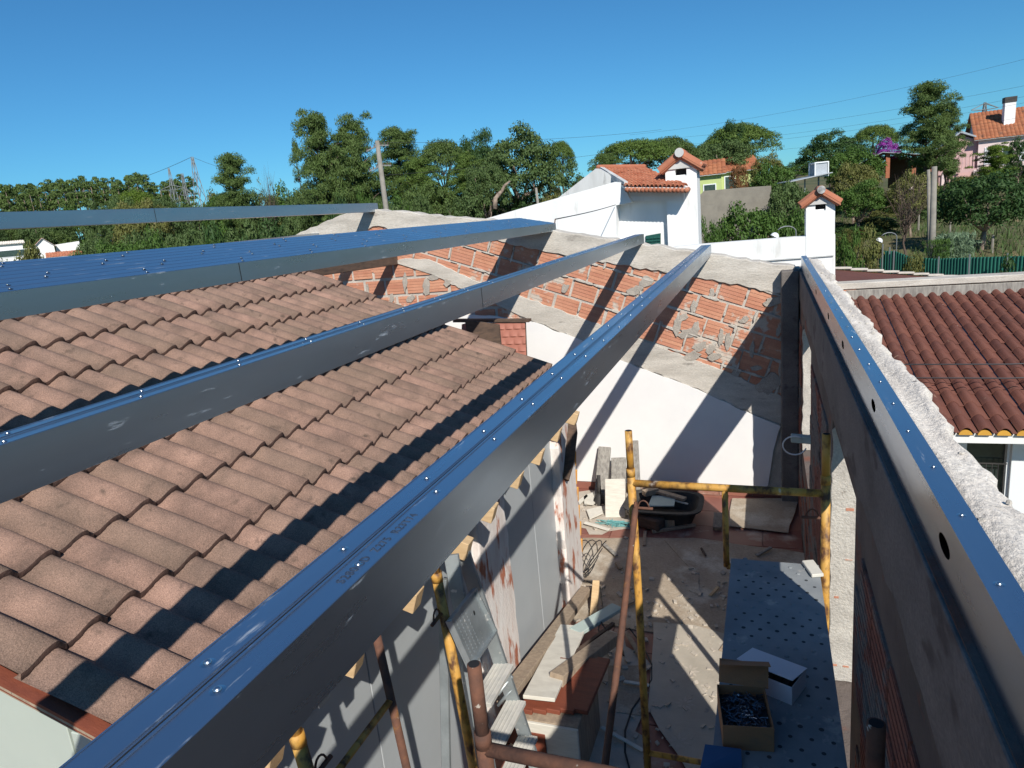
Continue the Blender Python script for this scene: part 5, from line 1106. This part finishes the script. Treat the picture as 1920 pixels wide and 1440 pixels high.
NAMES = {'pine': ('pine_tree', 'tree'), 'thinpine': ('pine_tree', 'tree'), 'stone': ('umbrella_pine', 'tree'), 'oak': ('oak_tree', 'tree'), 'bush': ('shrub', 'shrub'), 'fruit': ('orchard_tree', 'tree'), 'far': ('pine_tree', 'tree'), 'cane': ('giant_cane', 'reeds'), 'bare': ('twiggy_tree', 'tree')}
def tree(kind, label, px, ytop, width, dist=None, ybot=None, var=0, leaf=None, group=None, sink=0.0, name=None):
    H, W, cm, wm = make_proto(kind, var)
    if dist is None: dist = march(px, ybot)
    T_ = at(px, ytop, dist); gz = ground(T_[0], T_[1]) if ybot is None or True else 0
    if ybot is not None: gz = max(gz, at(px, ybot, dist)[2]-.3) if kind in ('bush', 'cane') else gz
    gz -= sink; h = max(.6, T_[2]-gz); depth = float(np.dot(T_-EYE, AX_F)); s = width/FPX*depth/W
    nm, cat = NAMES[kind]; o = thing(name or nm, label, cat, (T_[0], T_[1], gz), group); o.rotation_euler = (0, 0, tq.uniform(0, 6.28)); o.scale = (s, s, h/H)
    if leaf:
        key = (cm.name, leaf)
        if key not in RECOL: c2 = cm.copy(); c2.materials[0] = LEAF[leaf]; RECOL[key] = c2
        cm = RECOL[key]
    c = bpy.data.objects.new('crown' if kind not in ('bush', 'cane') else 'foliage', cm); COL.objects.link(c); c.parent = o
    if wm is not None: t = bpy.data.objects.new('trunk' if kind not in ('bush', 'cane') else 'stem', wm); COL.objects.link(t); t.parent = o
    return o
# far pine wood on the left ridge
for row, (d0, n) in enumerate([(225, 26), (245, 26), (270, 24)]):
    for k in range(n):
        px = -40+ (400/n)*(k+tq.uniform(-.3, .3)+.33*row); top = 352-px*.075+tq.uniform(-7, 8)-2*row
        if px > 225: top = 334+tq.uniform(-10, 18)
        tree('far', 'slender far pine with a bare stem in the pine wood on the left skyline', px, top, tq.uniform(26, 40), d0+tq.uniform(-6, 6), var=tq.randrange(3), group='pines of the far wood', name='far_pine')
def fill(n, x0, x1, ya, yb, d0, d1_, kinds, label, group, wr, leafs=(None,), seed=1):
    q = random.Random(seed)
    for k in range(n):
        t = (k+q.uniform(-.35, .35))/n; px = x0+(x1-x0)*t; yt = ya+(yb-ya)*t+q.uniform(-9, 9); d = q.uniform(d0, d1_)
        tree(q.choice(kinds), label, px, yt, q.uniform(*wr), d, var=q.randrange(3), leaf=q.choice(leafs), group=group)
fill(18, -30, 700, 412, 372, 150, 185, ('oak', 'bush', 'stone'), 'dark rounded tree in the band of woodland below the far pine wood', 'woodland band on the left', (60, 95), ('oak', 'pine', None), 3)
fill(15, 190, 700, 372, 350, 92, 120, ('oak', 'stone', 'bush'), 'mid-green tree in the valley thicket behind the highest steel beam', 'valley thicket', (75, 110), ('bush', 'oak', 'olive'), 4)
fill(11, 170, 620, 440, 405, 62, 80, ('oak', 'bush', 'fruit'), 'leafy tree in the valley between the highest beam and the beam bundle', 'valley trees', (85, 130), ('oak', 'bush', 'dark'), 5)
fill(9, 150, 560, 472, 425, 42, 52, ('bush', 'fruit'), 'rounded green shrub just beyond the beam bundle', 'shrubs beyond the bundle', (90, 130), ('bush', 'dark', 'oak'), 6)
fill(6, -20, 130, 425, 430, 170, 200, ('oak', 'bush'), 'dark tree behind the far white house', 'trees behind the far houses', (60, 90), ('oak', 'pine'), 7)
tree('bush', 'loose light green shrub in front of the far white house', 50, 455, 75, 90, leaf='olive'); tree('bush', 'small dark shrub right of the far white house', 165, 470, 60, 100, leaf='oak'); tree('bush', 'low green shrub at the left edge above the bundle', 0, 482, 50, 80)
tree('stone', 'bright green umbrella pine standing out before the far pine wood', 250, 357, 95, 135, leaf='bright', ybot=None)
tree('pine', 'round-headed pine standing alone to the right of the big pylon', 427, 292, 96, 95, var=1); tree('bare', 'almost leafless tree between the round-headed pine and the tall pines', 490, 312, 45, 90); tree('thinpine', 'sparse leaning pine on the left flank of the tall pines', 545, 262, 70, 62, var=1)
tree('pine', 'tallest pine of the left group, its tip above all others', 592, 209, 120, 55, var=0); tree('pine', 'second tall pine, just left of the utility pole', 650, 222, 110, 56, var=2); tree('pine', 'broad pine standing behind the utility pole', 738, 243, 125, 62, var=1); tree('pine', 'small pine between the two tall pines', 625, 275, 100, 68, var=2)
tree('oak', 'dark oak at the foot of the tall pines', 560, 345, 90, 60, var=1); tree('oak', 'oak filling the gap under the second tall pine', 670, 325, 100, 58, var=2, leaf='pine')
tree('stone', 'rounded pine between the utility pole and the cork oak', 825, 264, 110, 58, var=1, leaf='pine'); tree('pine', 'feathery pine in front of the rounded pine', 790, 295, 110, 52, var=0, leaf='stone'); tree('oak', 'dark shrubby oak under the rounded pine', 800, 335, 110, 49, var=0, leaf='pine'); tree('pine', 'short pine left of the cork oak', 868, 290, 90, 50, var=2, leaf='stone')
tree('oak', 'great cork oak with pale twisted limbs in the middle distance', 962, 244, 178, 50, var=1); tree('oak', 'dark oak crown rising behind the cork oak', 890, 243, 90, 60, var=2, leaf='dark'); tree('oak', 'leaning side crown of the cork oak clump, nearest its pale trunk', 905, 300, 95, 47, var=0)
tree('stone', 'small round pine right of the cork oak', 1049, 264, 58, 60, var=0, leaf='stone'); tree('bush', 'dense green bush below the small round pine', 1062, 312, 88, 55, var=1, leaf='oak'); tree('bush', 'greyish bush beside the white gable', 1030, 340, 70, 50, var=2, leaf='olive')
tree('bush', 'rounded green shrub on the dry slope under the pines', 868, 362, 90, 46, var=0, leaf='oak'); tree('bush', 'low shrub at the foot of the utility pole', 760, 378, 80, 46, var=2, leaf='oak'); tree('bush', 'dark shrub in the shade of the cork oak', 985, 350, 80, 50, var=1, leaf='dark')
# pale twisted limbs of the cork oak
ck = thing('leaning_trunk', 'pale twisted bare trunk under the cork oak crown', 'trunk', onG(930, 385, 45))
mb = MB(); L3 = lambda pts, d=45: [at(x, y, d+e) for x, y, e in pts]
mb.tube(L3([(928, 392, 0), (929, 372, 0), (934, 366, .2), (942, 357, .4), (946, 348, .2), (956, 340, .6)]), [.17, .14, .13, .11, .09, .06], n=8); mb.build('trunk', M['palebark'], ck, smooth=True)
# pines and oaks behind the white house
tree('stone', 'broad umbrella pine behind the white house, left one of the pair', 1185, 262, 165, 62, var=0, leaf='stone'); tree('stone', 'umbrella pine between the left one and the tall chimney', 1250, 258, 120, 66, var=1, leaf='pine'); tree('oak', 'dense oak in front of the big umbrella pine', 1345, 258, 150, 70, var=0, leaf='oak'); tree('stone', 'biggest umbrella pine, its flat crown above the lime green house', 1385, 233, 150, 76, var=1, leaf='stone'); tree('oak', 'dark tuft rising above the biggest umbrella pine', 1378, 224, 60, 74, var=2, leaf='dark'); tree('pine', 'low bushy pine on the left shoulder of the umbrella pines', 1140, 292, 70, 58, var=2)
# right hillside
tree('oak', 'dark oak on the skyline left of the right umbrella pine', 1562, 246, 130, 82, var=1, leaf='dark'); tree('stone', 'dark umbrella pine above the magenta bush', 1642, 234, 90, 86, var=0, leaf='stone'); tree('pine', 'large pine standing before the pink house', 1738, 158, 118, 62, var=1, leaf='pine'); tree('pine', 'side stem of the large pine, reaching over the pink house roof', 1775, 190, 70, 64, var=2)
tree('fruit', 'leafy green tree below the dark skyline oak', 1600, 275, 120, 72, var=1, leaf='bush'); tree('bush', 'magenta flowering bougainvillea spilling over the open shed', 1664, 262, 54, 74, ybot=296, var=1, leaf='magenta', name='bougainvillea'); tree('bush', 'green part of the hedge under the bougainvillea', 1640, 286, 50, 76, ybot=315, var=2, leaf='bush')
tree('oak', 'dense round orchard tree, a smooth green dome behind the small chimney', 1614, 338, 112, ybot=452, var=2, leaf='bush'); tree('fruit', 'yellowish shrubby tree behind the dense green dome', 1602, 300, 90, 58, var=0, leaf='olive'); tree('bare', 'thin twiggy orchard tree beside the two grey poles', 1703, 318, 100, 44, var=0); tree('fruit', 'open yellow-green tree behind the twiggy orchard tree', 1712, 318, 95, 52, var=1, leaf='olive')
tree('fruit', 'biggest orchard tree, dark and glossy, at the right edge', 1850, 318, 190, ybot=470, var=2, leaf='dark', sink=.6); tree('pine', 'young pine in front of the pink house', 1862, 272, 75, 66, var=0, leaf='bright'); tree('fruit', 'dark leafy tree at the right edge in front of the pink house', 1915, 254, 50, 68, var=0, leaf='dark')
tree('bush', 'reddish-brown shrub in front of the green annex', 1385, 306, 45, 56, var=0, leaf='rusty'); tree('fruit', 'green tree between the annex and the water tank', 1450, 300, 90, 55, var=1, leaf='bush'); tree('fruit', 'brownish tree crown above the annex roof', 1440, 284, 70, 64, var=2, leaf='olive')
tree('fruit', 'mixed green tree right of the long retaining wall', 1478, 335, 95, 42, var=0, leaf='oak'); tree('fruit', 'lush citrus tree behind the low white wall, left of the small chimney', 1400, 378, 150, 33, var=1, leaf='bush'); tree('bush', 'citrus bush at the foot of the tall chimney', 1335, 402, 75, 31, var=2, leaf='bush'); tree('bush', 'bright citrus bush beside the swan-neck lamp', 1480, 392, 95, 33, var=0, leaf='bush')
tree('cane', 'clump of silvery giant cane in front of the grey poles', 1795, 428, 70, 36); tree('cane', 'small tuft of cane left of the silvery clump', 1762, 440, 40, 35, var=1, leaf='bush')
tree('bush', 'leafy creeper climbing over the green fence', 1716, 470, 50, 32, var=0, leaf='olive'); tree('bush', 'dark green creeper spilling in front of the fence at the right edge', 1900, 494, 90, 26, var=1, leaf='dark'); tree('bush', 'green shrub just right of the small chimney', 1590, 420, 70, 30, var=2, leaf='bush'); tree('bush', 'yellowish shrub left of the green fence', 1625, 436, 80, 33, var=1, leaf='olive')
fill(9, 640, 800, 372, 366, 44, 50, ('bush', 'fruit'), 'green undergrowth shrub between the pine trunks behind the concrete peak', 'undergrowth behind the gable peak', (55, 90), ('oak', 'bush', 'dark'), 31)
fill(6, 830, 1010, 366, 360, 50, 58, ('bush',), 'dark shrub closing the gap beneath the cork oak', 'shrubs beneath the cork oak', (60, 90), ('oak', 'dark'), 32)
q = random.Random(12)
for k in range(95):
    px = 1490+430*((k*.618) % 1); yb = 320+170*((k*.381+.1*q.random()) % 1); 
    if 1690 < px < 1990 and yb > 462: continue
    tree(q.choice(['bush', 'fruit', 'bush']), 'small shrub among the mixed undergrowth of the orchard slope', px, yb-q.uniform(14, 30), q.uniform(40, 78), ybot=yb+6, var=q.randrange(3), leaf=q.choice(['olive', 'oak', 'bush', 'dark', 'olive', 'rusty' if q.random() < .3 else 'oak']), group='undergrowth shrubs')
# wooden stakes in the orchard
for k, (x, y) in enumerate([(1632, 410), (1698, 405), (1723, 402), (1782, 412), (1862, 440)]):
    d = march(x, y+30); p = at(x, y, d); mb = MB(); mb.tube([p, V(p[0], p[1], ground(p[0], p[1])-.2)], [.06, .07], n=6); tag(mb.build('stake', M['pole']), 'short pale stake standing among the orchard shrubs', 'stake', 'orchard stakes')
# dry grass
def grass(name, label, regions, n, h, m, seed):
    g = np.random.default_rng(seed); vs, fs = [], []
    for (x0, x1, y0, y1, dmin, dmax) in regions:
        for k in range(n):
            px = g.uniform(x0, x1); d = g.uniform(dmin, dmax); p = at(px, (y0+y1)/2, d); z = ground(p[0], p[1]); hh = h*(.5+.8*g.random()); a = g.random()*6.28; w_ = .035; b = V(math.cos(a)*w_, math.sin(a)*w_, 0); t = V(g.normal()*.15, g.normal()*.15, hh); o = len(vs); c = V(p[0], p[1], z)
            vs += [c-b, c+b, c+t+b*.2, c+t-b*.2]; fs.append((o, o+1, o+2, o+3))
    me = bpy.data.meshes.new(name); me.from_pydata([tuple(v) for v in vs], [], fs); me.materials.append(m); o = bpy.data.objects.new(name, me); COL.objects.link(o); return tag(o, label, 'grass', None, 'stuff')
grass('dry_grass', 'tall straw-coloured dry grass on the slope under the cork oak', [(740, 1010, 385, 410, 34, 50)], 9000, .75, LEAF['straw'], 1)
grass('weeds', 'tangled greenish weeds covering the orchard slope', [(1310, 1930, 330, 500, 28, 80)], 9000, .42, LEAF['oak'], 2)
